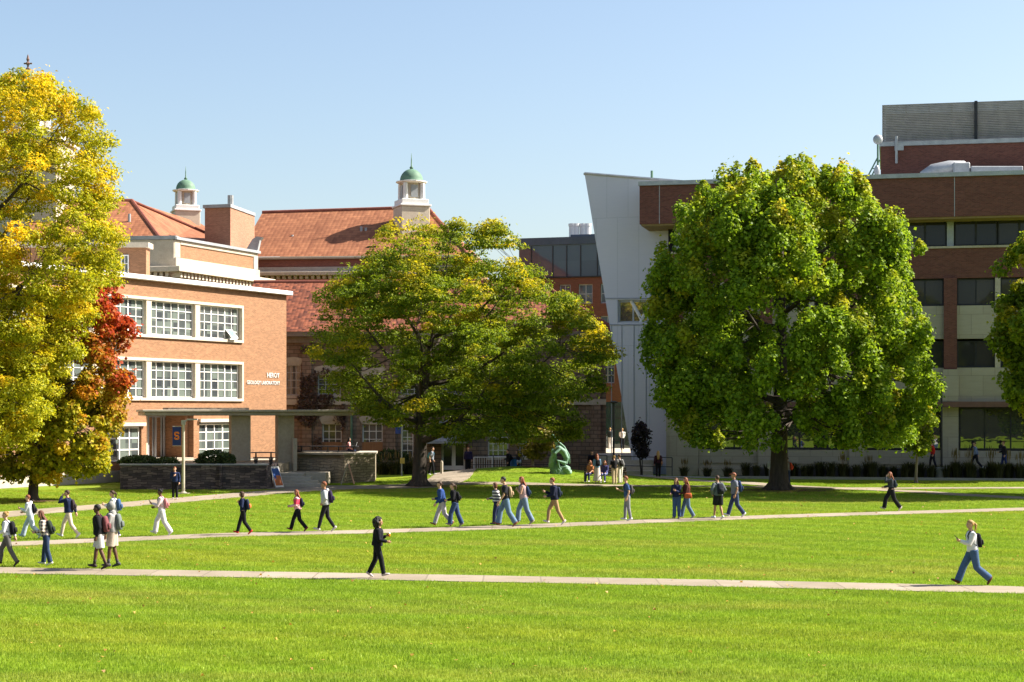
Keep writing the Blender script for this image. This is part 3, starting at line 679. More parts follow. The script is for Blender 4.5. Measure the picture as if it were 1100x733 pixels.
# ------------------------------------------------------------------ trees
M_BARK = noisy('bark', (0.045, 0.035, 0.028), (0.085, 0.068, 0.055), 2.5, 0.95, 0.8, stretch=(3, 3, 0.5))
M_BARKP = noisy('pale_bark', (0.16, 0.13, 0.10), (0.25, 0.21, 0.17), 4, 0.95, 0.5, stretch=(3, 3, 0.5))
def tree(name, label, px, D, outline, mat, seed, trunk_r, clumps, per, leaf, trunk_top=None, depth=0.95, flat=1.0, csize=(0.8, 0.8), narrow=0.5, shell=0.55, bark=None, gap=0.0, zg=None, turn_top=0.25, redf=None, droop=0.0, group=None, kind='leaf', cat='tree', upright=0.0, lobes=0.25, lobe=None, turn_off=0.0, fill=0.35):
    rng = np.random.RandomState(seed); x0 = DX(px, D); zg = ground_z(x0, D) if zg is None else zg
    rows = [(DZ(py, D), DX(a, D), DX(b_, D)) for py, a, b_ in outline][::-1]       # bottom to top
    zz = np.array([r[0] for r in rows]); aa = np.array([r[1] for r in rows]); bb = np.array([r[2] for r in rows])
    root = empty(name, (x0, D, zg), 0, label, cat, group)
    # clump centres inside the crown
    C = []; tries = 0; zmid = (zz[0] + zz[-1]) / 2
    while len(C) < clumps and tries < clumps * 60:
        tries += 1; z = rng.uniform(zz[0], zz[-1]); a = np.interp(z, zz, aa); b_ = np.interp(z, zz, bb); hw = (b_ - a) / 2; cx = (a + b_) / 2
        if rng.rand() > hw * 2 / (bb - aa).max(): continue
        th = rng.uniform(0, 6.283); r = (shell + (1 - shell) * rng.rand()) if rng.rand() < 0.78 else rng.uniform(.15, shell)
        r *= 1.0 + lobes * noise.noise((math.cos(th) * 2.1 + seed, math.sin(th) * 2.1, z * 0.30)); r = min(r, 1.02)
        marg = csize[0] * 0.55; hx = max(hw - marg, .1); x = cx + math.cos(th) * r * hx; y = D + math.sin(th) * r * max(hx * depth, 0.1)
        if gap and noise.noise((x * .38 + seed, y * .38, z * .42)) < -0.32 + gap * 0.3: continue
        C.append((x, y, z, r))
    C = np.array(C)
    if lobe:        # foliage gathered on the ends of the limbs: big lobes with dark hollows between them
        nl_, lr, lz = lobe; big = []
        t_ = 0
        while len(big) < nl_ and t_ < 4000:
            t_ += 1; k = rng.randint(len(C)); z = C[k, 2]; r_ = lr * rng.uniform(.7, 1.2)
            a = np.interp(z, zz, aa); b_ = np.interp(z, zz, bb); hw = (b_ - a) / 2; cx = (a + b_) / 2; th = rng.uniform(0, 6.283)
            rr0 = max(hw - r_ * .85, .1) * (1.0 if rng.rand() < .75 else rng.uniform(.2, .8)); p = np.array([cx + math.cos(th) * rr0, D + math.sin(th) * rr0 * depth, min(max(z, zz[0] + r_ * lz * .5), zz[-1] - r_ * lz * .7)])
            if all(np.linalg.norm((p - q_[:3]) / np.array([1, 1, lz])) > lr * .95 for q_ in big): big.append(np.array([*p, r_]))
        big = np.array(big); cen = np.array([np.interp(zmid, zz, (aa + bb) / 2), D, zmid]); C2 = []
        while len(C2) < clumps:
            q_ = big[rng.randint(len(big))]; v = rng.normal(size=3); v /= np.linalg.norm(v); o_ = q_[:3] - cen; o_ /= np.linalg.norm(o_) + 1e-6
            if v @ o_ < -.35 + .5 * rng.rand() - .3: continue
            r_ = q_[3] * rng.uniform(.55, 1.0); p = q_[:3] + v * r_ * np.array([1, 1, lz]); a = np.interp(p[2], zz, aa); b_ = np.interp(p[2], zz, bb)
            if p[2] < zz[0] - .3 or p[2] > zz[-1] - .35 * csize[0] or p[0] < a + csize[0] * .3 or p[0] > b_ - csize[0] * .4: continue
            C2.append((*p, min(1, .4 + .6 * max(0, v @ o_))))
        C = np.concatenate([np.array(C2), C[:int(len(C) * fill)]])
    # wood
    tz_ = zz[0] + (zz[-1] - zz[0]) * (trunk_top or 0.55); wood = MB(); rt = trunk_r
    tx = np.interp(tz_, zz, (aa + bb) / 2)
    def tp_(t):
        z = zg + (tz_ - zg) * t; bend = max(0, t - 0.45) / 0.55; return Vector((x0 + (tx - x0) * bend ** 1.5 * 0.8 + 0.08 * math.sin(t * 5 + seed), D + 0.1 * math.sin(t * 4 + seed), z))
    ts = [0, .015, .04, .1, .25, .45, .7, 1.0]; wood.tube([tp_(t) for t in ts], [rt * f for f in (1.75, 1.4, 1.12, 1.0, .88, .7, .42, .08)], 14)
    for k in range(7):      # root flare
        w_ = k * 0.9 + seed; e = Vector((math.cos(w_), math.sin(w_), 0)); b0 = tp_(0)
        wood.tube([b0 + e * rt * 0.7 + Vector((0, 0, rt * 1.1)), b0 + e * rt * 1.5 + Vector((0, 0, rt * .2)), b0 + e * rt * 2.3 - Vector((0, 0, rt * .25))], [rt * .3, rt * .3, rt * .15], 6)
    nodes = []; nl = 14 if clumps > 150 else 6
    lo = max(0.2, min(0.9, (zz[0] - zg) / (tz_ - zg) * 0.8))
    for k in range(nl):
        t = lo + (0.95 - lo) * (k + .3) / nl; b0 = tp_(t); w_ = k * 2.4 + seed; zt = zz[0] + (zz[-1] - zz[0]) * (0.18 + 0.72 * (k + 1) / nl)
        a = np.interp(zt, zz, aa); b_ = np.interp(zt, zz, bb); hw = (b_ - a) / 2 * 0.72; e = Vector(((a + b_) / 2 + math.cos(w_) * hw, D + math.sin(w_) * hw * depth, zt))
        if zt < b0.z: e.z = b0.z + 0.1 * (zz[-1] - zz[0])
        pts_ = []; r0 = rt * (0.52 - 0.3 * k / nl); ns = 7
        for i in range(ns + 1):
            s_ = i / ns; p = b0.lerp(e, s_); p.z += math.sin(s_ * math.pi) * (e - b0).length * -0.05 + (s_ ** 1.4 - s_) * (e.z - b0.z) * 0.6
            q = Vector(noise.noise_vector((p.x * .3 + k, p.y * .3, p.z * .3))) * 0.5 * s_ * (e - b0).length * .12; pts_.append(p + q)
        wood.tube(pts_, [max(r0 * (1 - s_ / ns * 0.85), 0.02) for s_ in range(ns + 1)], 7); nodes += [(p, r0 * (1 - .85 * i / ns)) for i, p in enumerate(pts_) if i > 1]
    NP = np.array([n_[0] for n_ in nodes])
    for i in rng.permutation(len(C))[:min(len(C), 420)]:
        c_ = Vector(C[i][:3]); d2 = ((NP - np.array(c_)) ** 2).sum(1) + np.maximum(0, NP[:, 2] - c_.z) ** 2 * 3; k = int(d2.argmin()); a = Vector(NP[k]); mid = a.lerp(c_, .5); mid.z -= 0.06 * (c_ - a).length
        if (c_ - a).length > 6: continue
        r0 = min(nodes[k][1] * .5, 0.06 * trunk_r / .4); wood.tube([a, mid, c_], [max(r0, .015), max(r0 * .6, .012), 0.008], 5, False)
    wood.v = [(v[0] - x0, v[1] - D, v[2] - zg) for v in wood.v]
    wood.build('trunk', bark or M_BARK, root, smooth=True, uv=False)
    # leaves
    n = len(C) * per; ci = np.repeat(np.arange(len(C)), per); cs = rng.uniform(.7, 1.25, len(C))[ci]
    d = rng.normal(size=(n, 3)); d /= np.linalg.norm(d, axis=1)[:, None]; rad = rng.uniform(0.35, 1.0, n) ** 0.6; rad = np.where(rng.rand(n) < .05, rng.uniform(1.0, 1.75, n), rad)
    ext = np.stack([csize[0] * cs, csize[0] * cs, csize[1] * cs], 1); P = C[ci, :3] + d * rad[:, None] * ext
    if upright: up = np.maximum(d[:, 2], 0); P[:, 0] -= d[:, 0] * ext[:, 0] * rad * up * upright; P[:, 1] -= d[:, 1] * ext[:, 1] * rad * up * upright; P[:, 2] += up * upright * ext[:, 2] * 0.5
    if droop: P[:, 2] -= droop * (d[:, 0] ** 2 + d[:, 1] ** 2) * ext[:, 0]
    ok = (P[:, 2] > zg + .2); P = P[ok]; d = d[ok]; ci = ci[ok]; n = len(P)
    nrm = d * 0.7 + rng.normal(size=(n, 3)) * 0.55 + np.array([0, 0, 0.55]); nrm /= np.linalg.norm(nrm, axis=1)[:, None]
    t = rng.normal(size=(n, 3)); t -= nrm * (t * nrm).sum(1)[:, None]; t /= np.linalg.norm(t, axis=1)[:, None]; s_ = np.cross(nrm, t)
    sz = leaf * rng.uniform(.65, 1.3, n)[:, None]
    if kind == 'leaf':
        fold = nrm * sz * 0.18
        V = np.stack([P - t * sz * .5, P + s_ * sz * narrow - t * sz * .05 + fold, P + t * sz * .55, P - s_ * sz * narrow - t * sz * .05 + fold], 1); idx = [[0, 1, 2], [0, 2, 3]]
    V = V - np.array([x0, D, zg]); V = V.reshape(-1, 3); nf = n * 2
    me = bpy.data.meshes.new('crown'); me.vertices.add(n * 4); me.vertices.foreach_set('co', V.astype(np.float32).ravel())
    b0 = np.arange(n)[:, None] * 4; F_ = np.concatenate([b0 + np.array(idx[0]), b0 + np.array(idx[1])], 1).reshape(-1)
    me.loops.add(nf * 3); me.loops.foreach_set('vertex_index', F_.astype(np.int32)); me.polygons.add(nf); me.polygons.foreach_set('loop_start', np.arange(nf, dtype=np.int32) * 3)
    me.update(calc_edges=True)
    rel = (P[:, 2] - zz[0]) / (zz[-1] - zz[0]); cl = rng.normal(0, 0.12, len(C))[ci]
    out_ = np.maximum(d[:, 2], 0) * 0.10 + cl + turn_top * (rel - 0.5) + C[ci, 3] * .08 + turn_off
    at = me.attributes.new('turn', 'FLOAT', 'POINT'); at.data.foreach_set('value', np.repeat(out_, 4).astype(np.float32))
    if redf is not None:
        rv = redf(P[:, 0], P[:, 1], P[:, 2], rel) + rng.normal(0, .18, n) + cl * 0.8; at = me.attributes.new('red', 'FLOAT', 'POINT'); at.data.foreach_set('value', np.repeat(np.clip(rv, 0, 1), 4).astype(np.float32))
    me.materials.append(mat); o = bpy.data.objects.new('crown', me); COL.objects.link(o); o.parent = root
    return root

M_MAPLE = leaf_mat('maple_leaf', (0.09, 0.17, 0.010), (0.33, 0.44, 0.028), (0.56, 0.45, 0.03), 0.30, 0.5)
M_LOCUST = leaf_mat('locust_leaf', (0.08, 0.135, 0.010), (0.28, 0.34, 0.02), (0.70, 0.52, 0.02), 0.35, 0.5)
M_YLOC = leaf_mat('yellow_locust_leaf', (0.20, 0.24, 0.012), (0.56, 0.50, 0.02), (0.90, 0.56, 0.016), 0.28, 0.45)
M_RED = leaf_mat('turning_maple_leaf', (0.18, 0.21, 0.012), (0.50, 0.42, 0.02), (0.85, 0.46, 0.015), 0.4, 0.45, red=(0.40, 0.055, 0.022))
M_OAK = leaf_mat('edge_maple_leaf', (0.10, 0.16, 0.012), (0.31, 0.38, 0.024), (0.55, 0.42, 0.028), 0.35, 0.5)
M_OLIVE = leaf_mat('olive_leaf', (0.11, 0.10, 0.02), (0.24, 0.20, 0.04), (0.40, 0.26, 0.05), 0.6)
M_DARKL = leaf_mat('plum_leaf', (0.02, 0.018, 0.02), (0.045, 0.035, 0.04), (0.05, 0.03, 0.04), 0.6)
M_SHRUB = leaf_mat('shrub_leaf', (0.03, 0.055, 0.015), (0.07, 0.10, 0.03), (0.12, 0.12, 0.04), 0.6)

tree('maple_tree', 'big broad green maple with a thick trunk in front of the dark brick building', 838, 98.4,
     [(173, 812, 842), (185, 785, 892), (203, 748, 930), (225, 722, 958), (250, 708, 974), (285, 698, 986), (320, 694, 994), (350, 693, 1002), (380, 690, 1006), (410, 692, 1009), (435, 690, 1006), (455, 700, 998), (470, 735, 975)],
     M_MAPLE, 11, 0.48, 1100, 160, 0.185, csize=(0.55, 0.55), trunk_top=0.8, shell=0.72, upright=0.5, turn_top=0.22, turn_off=-.02, lobe=(92, 1.8, .9), fill=.22, depth=0.95)
tree('locust_tree', 'spreading yellow-green locust with a dark trunk between the flat canopy and the green sculpture', 452, 103.2,
     [(240, 410, 545), (252, 398, 562), (272, 386, 576), (290, 372, 588), (308, 352, 603), (326, 330, 626), (345, 324, 648), (370, 322, 663), (392, 326, 660), (410, 336, 654), (428, 352, 650), (445, 395, 646), (466, 440, 632)],
     M_LOCUST, 5, 0.42, 760, 150, 0.18, csize=(0.72, 0.36), narrow=0.27, trunk_top=0.62, shell=0.6, gap=0.5, turn_top=0.22, turn_off=-.02, lobe=(70, 1.9, .5), droop=0.25, depth=0.85)
tree('locust_tree', 'tall golden yellow locust at the left edge rising above the flat-roofed brick building', -40, 80.0,
     [(76, -50, 48), (88, -110, 76), (108, -130, 104), (140, -150, 128), (165, -160, 114), (190, -165, 128), (220, -165, 122), (250, -170, 138), (275, -170, 142), (295, -170, 128), (316, -170, 108), (350, -168, 94), (380, -160, 86), (410, -150, 78), (435, -140, 62), (455, -110, 45), (472, -90, 35)],
     M_YLOC, 21, 0.45, 1050, 145, 0.15, csize=(0.58, 0.36), lobe=(120, 1.5, .6), turn_off=.05, narrow=0.28, trunk_top=0.7, shell=0.62, gap=0.4, turn_top=0.12, droop=0.2, depth=0.75)
tree('maple_tree', 'small maple turning from yellow-green to red-orange under the golden tree at the left edge', 36, 86.5,
     [(300, 88, 118), (320, 68, 132), (345, 40, 142), (370, 0, 148), (400, -20, 146), (430, -40, 144), (450, -45, 140), (472, -40, 137), (490, -30, 132), (503, -15, 112), (514, 5, 70)],
     M_RED, 31, 0.23, 430, 120, 0.17, csize=(0.42, 0.36), lobe=(50, 1.1, .7), trunk_top=0.75, shell=0.55, gap=0.25, turn_top=0.1, depth=0.9,
     redf=lambda x, y, z, rel: np.clip((x + 20.6) * 0.30, -1.2, 1) + (rel - 0.50) * 1.3 + 0.17)
tree('maple_tree', 'green maple with yellowing leaf tips cut off by the right edge of the picture', 1165, 92.0,
     [(236, 1110, 1200), (255, 1088, 1235), (280, 1068, 1260), (310, 1062, 1270), (335, 1066, 1275), (355, 1062, 1275), (380, 1074, 1275), (405, 1082, 1270), (430, 1084, 1265), (455, 1090, 1250), (475, 1105, 1235)],
     M_OAK, 41, 0.40, 560, 130, 0.2, csize=(0.5, 0.45), lobe=(50, 1.5, .7), trunk_top=0.75, shell=0.6, gap=0.3, turn_top=0.15)
tree('ornamental_tree', 'young round-headed olive-yellow tree on the grass mound beside the green sculpture', 571, 113.5,
     [(447, 560, 592), (454, 548, 602), (464, 541, 607), (474, 542, 606), (483, 552, 598), (490, 562, 585)], M_OLIVE, 51, 0.10, 70, 60, 0.17, csize=(0.42, 0.3), trunk_top=0.8, bark=M_BARKP)
tree('ornamental_tree', 'slim young green tree with a pale stem in front of the ornamental grass bed', 985, 108.5,
     [(432, 978, 1000), (445, 968, 1006), (460, 964, 1008), (475, 968, 1006), (486, 975, 1000)], M_OAK, 61, 0.09, 65, 60, 0.17, csize=(0.38, 0.36), trunk_top=0.8, bark=M_BARKP)
tree('ornamental_tree', 'small dark plum-leaved tree in front of the slanted pale metal wall', 688, 119.5,
     [(456, 684, 693), (463, 679, 699), (474, 677, 701), (484, 680, 698), (490, 684, 694)], M_DARKL, 71, 0.07, 40, 60, 0.15, csize=(0.3, 0.3), trunk_top=0.8)
# ------------------------------------------------------------------ buildings
M_YBRICK = brick_mat('tan_brick', (0.20, 0.092, 0.042), (0.32, 0.155, 0.074), (0.27, 0.165, 0.10), dirt=0.25, dirtc=(0.86, 0.82, 0.78))
M_SHBRICK = brick_mat('shaded_brick', (0.20, 0.062, 0.045), (0.27, 0.09, 0.06), (0.22, 0.13, 0.10), dirt=0.3, dirtc=(0.75, 0.72, 0.7))  # darker copy of the hall's orange brick: shade put into its unlit faces
M_DBRICK = brick_mat('dark_red_brick', (0.115, 0.036, 0.028), (0.185, 0.062, 0.045), (0.14, 0.08, 0.065), dirt=0.35, dirtc=(0.7, 0.68, 0.68))
M_OBRICK = brick_mat('orange_brick', (0.21, 0.095, 0.045), (0.32, 0.15, 0.075), (0.27, 0.165, 0.10), dirt=0.25, dirtc=(0.85, 0.8, 0.75))
M_CHIM = brick_mat('chimney_brick', (0.26, 0.105, 0.06), (0.36, 0.165, 0.10), (0.3, 0.2, 0.14), dirt=0.3, dirtc=(0.75, 0.7, 0.7))
M_OLDB = brick_mat('old_stone_brick', (0.20, 0.14, 0.10), (0.28, 0.20, 0.15), (0.12, 0.09, 0.07), bw=0.62, bh=0.30, ms=0.03, dirt=0.6, dirtc=(0.6, 0.52, 0.46), big=0.5)
M_RUB = brick_mat('rubble_stone', (0.06, 0.05, 0.055), (0.22, 0.17, 0.15), (0.05, 0.04, 0.04), bw=0.55, bh=0.14, ms=0.015, dirt=0.7, dirtc=(0.4, 0.36, 0.42), big=1.2, warp=.35)
M_RUBL = brick_mat('pale_rubble_stone', (0.24, 0.20, 0.15), (0.38, 0.32, 0.24), (0.16, 0.13, 0.10), bw=0.5, bh=0.16, ms=0.02, dirt=0.5, dirtc=(0.55, 0.48, 0.4), big=1.2, warp=.3)
M_CREAM = noisy('cream_paint', (0.46, 0.39, 0.30), (0.54, 0.47, 0.37), 1.0, 0.7, 0.05)
M_WHITE = noisy('white_paint', (0.62, 0.60, 0.58), (0.72, 0.70, 0.68), 1.0, 0.6, 0.03)
M_LIME = noisy('limestone', (0.36, 0.31, 0.24), (0.46, 0.40, 0.32), 1.2, 0.85, 0.15)
M_CONC = noisy('warm_concrete', (0.32, 0.27, 0.205), (0.41, 0.35, 0.27), 0.8, 0.85, 0.15)
M_CONCL = noisy('pale_concrete', (0.38, 0.33, 0.26), (0.46, 0.41, 0.33), 0.9, 0.85, 0.12)
M_PANEL = brick_mat('concrete_panel', (0.34, 0.30, 0.235), (0.39, 0.345, 0.27), (0.24, 0.21, 0.17), course=.15, bw=1.5, bh=1.35, ms=0.015, dirt=0.3, dirtc=(0.75, 0.72, 0.7))
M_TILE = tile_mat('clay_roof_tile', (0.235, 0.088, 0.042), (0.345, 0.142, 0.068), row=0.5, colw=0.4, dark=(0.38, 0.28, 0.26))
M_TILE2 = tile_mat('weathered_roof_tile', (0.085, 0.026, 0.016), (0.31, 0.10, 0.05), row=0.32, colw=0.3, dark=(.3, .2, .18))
M_RIDGE = noisy('ridge_tile', (0.16, 0.05, 0.035), (0.24, 0.08, 0.05), 2, 0.8, 0.2)
M_COPPER = noisy('green_copper', (0.07, 0.14, 0.095), (0.13, 0.22, 0.15), 1.6, 0.65, 0.15)
M_LEAD = noisy('lead_flashing', (0.22, 0.23, 0.24), (0.33, 0.34, 0.35), 1.5, 0.6, 0.1)
M_DARK = noisy('dark_metal', (0.018, 0.018, 0.022), (0.035, 0.034, 0.04), 3, 0.5, 0.05)
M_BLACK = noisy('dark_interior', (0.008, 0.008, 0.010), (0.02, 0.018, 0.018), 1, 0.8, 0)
M_METALW = brick_mat('pale_metal_panel', (0.50, 0.50, 0.56), (0.52, 0.52, 0.58), (0.44, 0.45, 0.50), bw=1.55, bh=9.0, ms=0.03, course=.06, rough=0.5, dirt=0.1, dirtc=(0.85, 0.85, 0.88))
M_GREY = noisy('grey_metal', (0.30, 0.31, 0.33), (0.40, 0.41, 0.43), 2, 0.45, 0.05, metal=0.3)
M_SOFFIT = noisy('wood_soffit', (0.22, 0.15, 0.065), (0.28, 0.20, 0.09), 2, 0.7, 0.1)
G_BLIND = glass_mat('classroom_glass', (0.02, 0.025, 0.03), (0.11, 0.135, 0.115), (0.62, 0.6), 0.02, ior=1.12)
G_DARK = glass_mat('dark_glass', (0.008, 0.008, 0.012), (0.035, 0.028, 0.026), (1.6, 2.2), 0.0, ior=1.35)
G_SHOP = glass_mat('ground_floor_glass', (0.008, 0.010, 0.012), (0.03, 0.03, 0.03), (1.6, 2.9), 0.13, 0.01, 0.015)
G_TINT = glass_mat('tinted_glass', (0.025, 0.038, 0.06), (0.04, 0.06, 0.085), (2.2, 1.6), 0.0, 0.05)
G_OLD = glass_mat('old_window_glass', (0.02, 0.02, 0.022), (0.12, 0.11, 0.10), (1.3, 1.2), 0.10)

def roofpoly(mb, pts): mb.add(pts, [tuple(range(len(pts)))])
def slab(mb, pts, t=0.25):
    """A roof plane with thickness."""
    n = len(pts); mb.add(list(pts) + [(a, b, c - t) for a, b, c in pts], [tuple(range(n)), tuple(range(n, 2 * n))[::-1]] + [(i, i + n, (i + 1) % n + n, (i + 1) % n) for i in range(n)])
def ridge(mb, a, b, r=0.16): mb.tube([a, b], r, 8)

# ---- 1. tan brick building on the left
A = Fac((-24.4, 110.0), (-16.2, 127.0)); A = Fac(tuple(A.p - A.d * 34), (-16.2, 127.0)); OFF = 34.0
U = A.u; uE = A.len; zt = 12.72
bA = wempty('brick_building', (A.p.x + 14, A.p.y + 30, 0), 0, 'tan brick flat-roofed building with bands of white-muntined windows and a thin white coping', 'building')
def zA(px, py): return A.z(px, py)
up0, up1 = zA(260, 366.2), zA(260, 331.2); lo0, lo1 = zA(260, 428.8), zA(260, 391.5)
ubay = [(U(214.2), U(258.6)), (U(162.0), U(209.2))]
pitch = ubay[0][0] - ubay[1][0]; bw_ = ubay[1][1] - ubay[1][0]
for k in range(1, 6): ubay.append((ubay[1][0] - pitch * k, ubay[1][1] - pitch * k))
ubay[0] = (ubay[0][0], ubay[0][0] + bw_)
uR = ubay[0][1] + 0.12; uL = ubay[-1][0] - 0.12
gz0, gz1 = A.z(250, 491), A.z(250, 455)
uD0, uD1 = U(157), U(208); uW0, uW1 = U(214), U(250)
uS0, uS1 = U(108), U(152)
holes = [(uL, uR, up0, up1), (uL, uR, lo0, lo1), (uD0, uD1, 1.3, 4.35), (uW0, uW1, gz0, gz1 + .1), (uS0, uS1, gz0 - .05, gz1 - .1)]
mb = MB(); A.wall(mb, 0, uE, .72, zt, holes, 0.4)
X = A.xf
# end wall, back and roof
E = [X(uE, -0.4, 0), X(uE, -16, 0)]
mb.add([X(uE, -0.4, 0), X(uE, -16, 0), X(uE, -16, zt), X(uE, -0.4, zt)], [(0, 1, 2, 3)]); mb.add([X(0, -0.4, 0), X(0, -16, 0), X(0, -16, zt), X(0, -0.4, zt)], [(3, 2, 1, 0)])
mb.add([X(0, -16, 0), X(uE, -16, 0), X(uE, -16, zt), X(0, -16, zt)], [(3, 2, 1, 0)])
A.box(mb, U(158), U(163) , 1.3, 4.35, -2.2, -0.41); A.box(mb, U(205), U(209.5), 1.3, 4.35, -2.2, -0.41)
mb.build('wall', M_YBRICK, bA)
mb = MB(); A.box(mb, 0, uE, zt - .35, zt - .2, -15.8, -.42); mb.build('roof', M_LEAD, bA)
mb = MB(); A.box(mb, 0, uE + .3, zt, zt + 0.3, -16.2, 0.38); mb.build('coping', M_WHITE, bA, bevel=.03)
mb = MB(); A.box(mb, 0, uE, 0.0, .715, -0.38, 0.06); mb.build('plinth', M_CONCL, bA, bevel=.02)
# lower brick strip under the first windows and the recess wall
mb = MB(); A.box(mb, 0, uE, 4.35 - 3.0, 4.36 - 3.0, -16, -3); mb.build('floor_slab', M_CONC, bA)
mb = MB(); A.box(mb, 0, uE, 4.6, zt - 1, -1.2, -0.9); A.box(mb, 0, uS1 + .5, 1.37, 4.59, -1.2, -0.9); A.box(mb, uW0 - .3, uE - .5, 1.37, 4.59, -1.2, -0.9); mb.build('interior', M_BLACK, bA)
for z0, z1 in ((up0, up1), (lo0, lo1)):
    f = MB(); t = 0.16
    A.box(f, uL - .0, uR, z1 - .02, z1 + t, -.3, .12); A.box(f, uL, uR, z0 - t, z0 + .02, -.3, .14); A.box(f, uR - .02, uR + t, z0 - t, z1 + t, -.3, .13)
    for i in range(len(ubay) - 1): A.box(f, ubay[i + 1][1], ubay[i][0], z0 + .021, z1 - .021, -.3, 0.06)
    f.build('window_surround', M_CREAM, bA)
    for a, b_ in ubay: A.window(bA, a, b_, z0 + .02, z1 - .02, 6, 4, M_WHITE, G_BLIND, n=-0.22, fw=.08, mw=.05, thick=(2, 4))
# one hopper pane stands open in the end bay of the upper band
a, b_ = ubay[0]; op = MB(); ua = a + (b_ - a) * 4.05 / 6; ub = a + (b_ - a) * 5.05 / 6; zb_ = up0 + .1; zc_ = zb_ + .62
v = [X(ua, -.12, zc_), X(ub, -.12, zc_), X(ub, .38, zb_ + .05), X(ua, .38, zb_ + .05)]; v2 = [(p[0], p[1], p[2] - .05) for p in v]
op.add(v + v2, [(0, 3, 2, 1), (4, 5, 6, 7), (0, 1, 5, 4), (1, 2, 6, 5), (2, 3, 7, 6), (3, 0, 4, 7)]); w_ = op.build('open_sash', M_WHITE, bA)
f = MB(); f.add([tuple(Vector(v[i]).lerp(Vector(v[(i + 2) % 4]), .12) + Vector((A.n.x * .01, A.n.y * .01, .012))) for i in range(4)], [(0, 3, 2, 1)]); f.build('pane', glass_mat('sash_glass', (.2, .3, .5), (.25, .35, .55), (5, 5), .3), w_)
# ground floor windows, entrance
A.window(bA, uW0 + .05, uW1 - .05, gz0 + .02, gz1, 4, 4, M_WHITE, G_BLIND, n=-.2, fw=.09, mw=.06, thick=(1, 3))
A.window(bA, uS0 + .05, uS1 - .05, gz0, gz1 - .15, 4, 3, M_WHITE, G_BLIND, n=-.2, fw=.1, mw=.09)
mb = MB(); A.box(mb, uS0 - .1, uS1 + .25, gz1 - .1, gz1 + .12, -.2, .2); mb.build('lintel', M_CREAM, bA); mb = MB(); A.box(mb, uW0 - .1, uW1 + .1, gz1 + .1, gz1 + .32, -.2, .2); mb.build('lintel', M_CREAM, bA)
mb = MB(); A.box(mb, uD0, uD1, 1.25, 1.36, -2.2, .0); mb.build('threshold', M_CONC, bA)
mb = MB(); A.box(mb, uD0 + .01, uD1 - .01, 1.36, 4.34, -2.3, -2.15); mb.build('entrance_glass', G_DARK, bA)
dr = MB(); u0 = U(171); u1 = U(184); zd = 3.9
for a, b_, c, d in ((u0, u0 + .14, 1.36, zd), (u1 - .14, u1, 1.36, zd), ((u0 + u1) / 2 - .09, (u0 + u1) / 2 + .09, 1.36, zd), (u0, u1, zd - .02, zd + .16), (u0, u1, 1.37, 1.6)): A.box(dr, a, b_, c, d, -1.98, -1.88)
dd = dr.build('door', M_CREAM, bA); mb = MB(); A.box(mb, u0 + .02, u1 - .02, 1.4, zd, -2.02, -1.985); mb.build('pane', G_DARK, dd); mb = MB(); mb.tube([X((u0 + u1) / 2 - .22, -1.83, 2.2), X((u0 + u1) / 2 - .22, -1.83, 2.7)], .03, 6); mb.build('handle', M_GREY, dd)
mb = MB()
for px in (158, 176, 186, 194, 203): A.box(mb, U(px), U(px) + .1, 3.9 if px == 176 else 1.37, 4.34, -2.1, -2.0)
A.box(mb, uD0, uD1, 4.0, 4.09, -2.09, -2.01); mb.build('mullions', M_GREY, bA)
# small brick penthouse at the back left
mb = MB(); PX0, PX1 = -31.0, -25.2
mb.box(PX0 - 8, DX(157, 121), 121, 122.2, 11.5, 15.6); mb.build('penthouse_wall', M_OBRICK, bA); mb = MB(); mb.box(PX0 - 8.2, DX(157, 121) + .2, 120.8, 122.4, 15.602, 15.95); mb.build('penthouse_coping', M_CREAM, bA)
W2 = Fac((PX0 - 8, 121), (DX(157, 121), 121)); W2.window(bA, W2.u(130), W2.u(138.5), 13.3, 15.1, 2, 3, M_WHITE, G_BLIND, n=.02)
# lettering on the wall: raised metal letters
def text_obj(s, size, u, z, parent, mat, fac, name='lettering', extr=.02, n=0.03, align='RIGHT'):
    cu = bpy.data.curves.new(name, 'FONT'); cu.body = s; cu.size = size; cu.extrude = extr; cu.align_x = align; cu.resolution_u = 2
    o = bpy.data.objects.new('tmp', cu); COL.objects.link(o); dg = bpy.context.evaluated_depsgraph_get(); me = bpy.data.meshes.new_from_object(o.evaluated_get(dg)); bpy.data.objects.remove(o)
    for v in me.vertices: v.co = Vector(fac.xf(u + v.co.x, n + v.co.z, z + v.co.y))
    me.materials.clear(); me.materials.append(mat); q = bpy.data.objects.new(name, me); COL.objects.link(q); attach(q, parent); return q
text_obj('HEROY', .48, U(299.5), A.z(299, 406), bA, M_WHITE, A)
text_obj('GEOLOGY LABORATORY', .36, U(300), A.z(300, 413.6), bA, M_WHITE, A)

# canopy: a long thin flat roof on concrete wall piers
can = wempty('canopy', (DX(290, 110), 110, 0), 0, 'long thin flat concrete canopy on slab piers at the entrance of the tan brick building', 'canopy')
K = Fac((DX(155, 105.0), 105.0), (DX(380.5, 108.5), 108.5)); kL = K.len
mb = MB(); K.box(mb, 0, kL, 4.14, 4.36, -5.2, 0.0); mb.build('roof_slab', M_CONC, can, bevel=.03)
mb = MB(); K.box(mb, -.12, kL + .12, 4.362, 4.50, -5.3, .15); mb.build('fascia', M_CONCL, can, bevel=.03)
mb = MB(); K.box(mb, 1.5, kL * .5, 4.502, 4.62, -5.0, -.9); mb.build('gravel_bed', noisy('roof_gravel', (.10, .08, .07), (.3, .25, .2), 6, .9, .8), can)
for a, b_, z0 in ((250, 271, 1.36), (300.5, 318, 0.72)):
    mb = MB(); K.box(mb, K.u(a), K.u(b_), z0, 4.137, -1.9, -.7); mb.build('pier', M_CONC, can, bevel=.02)
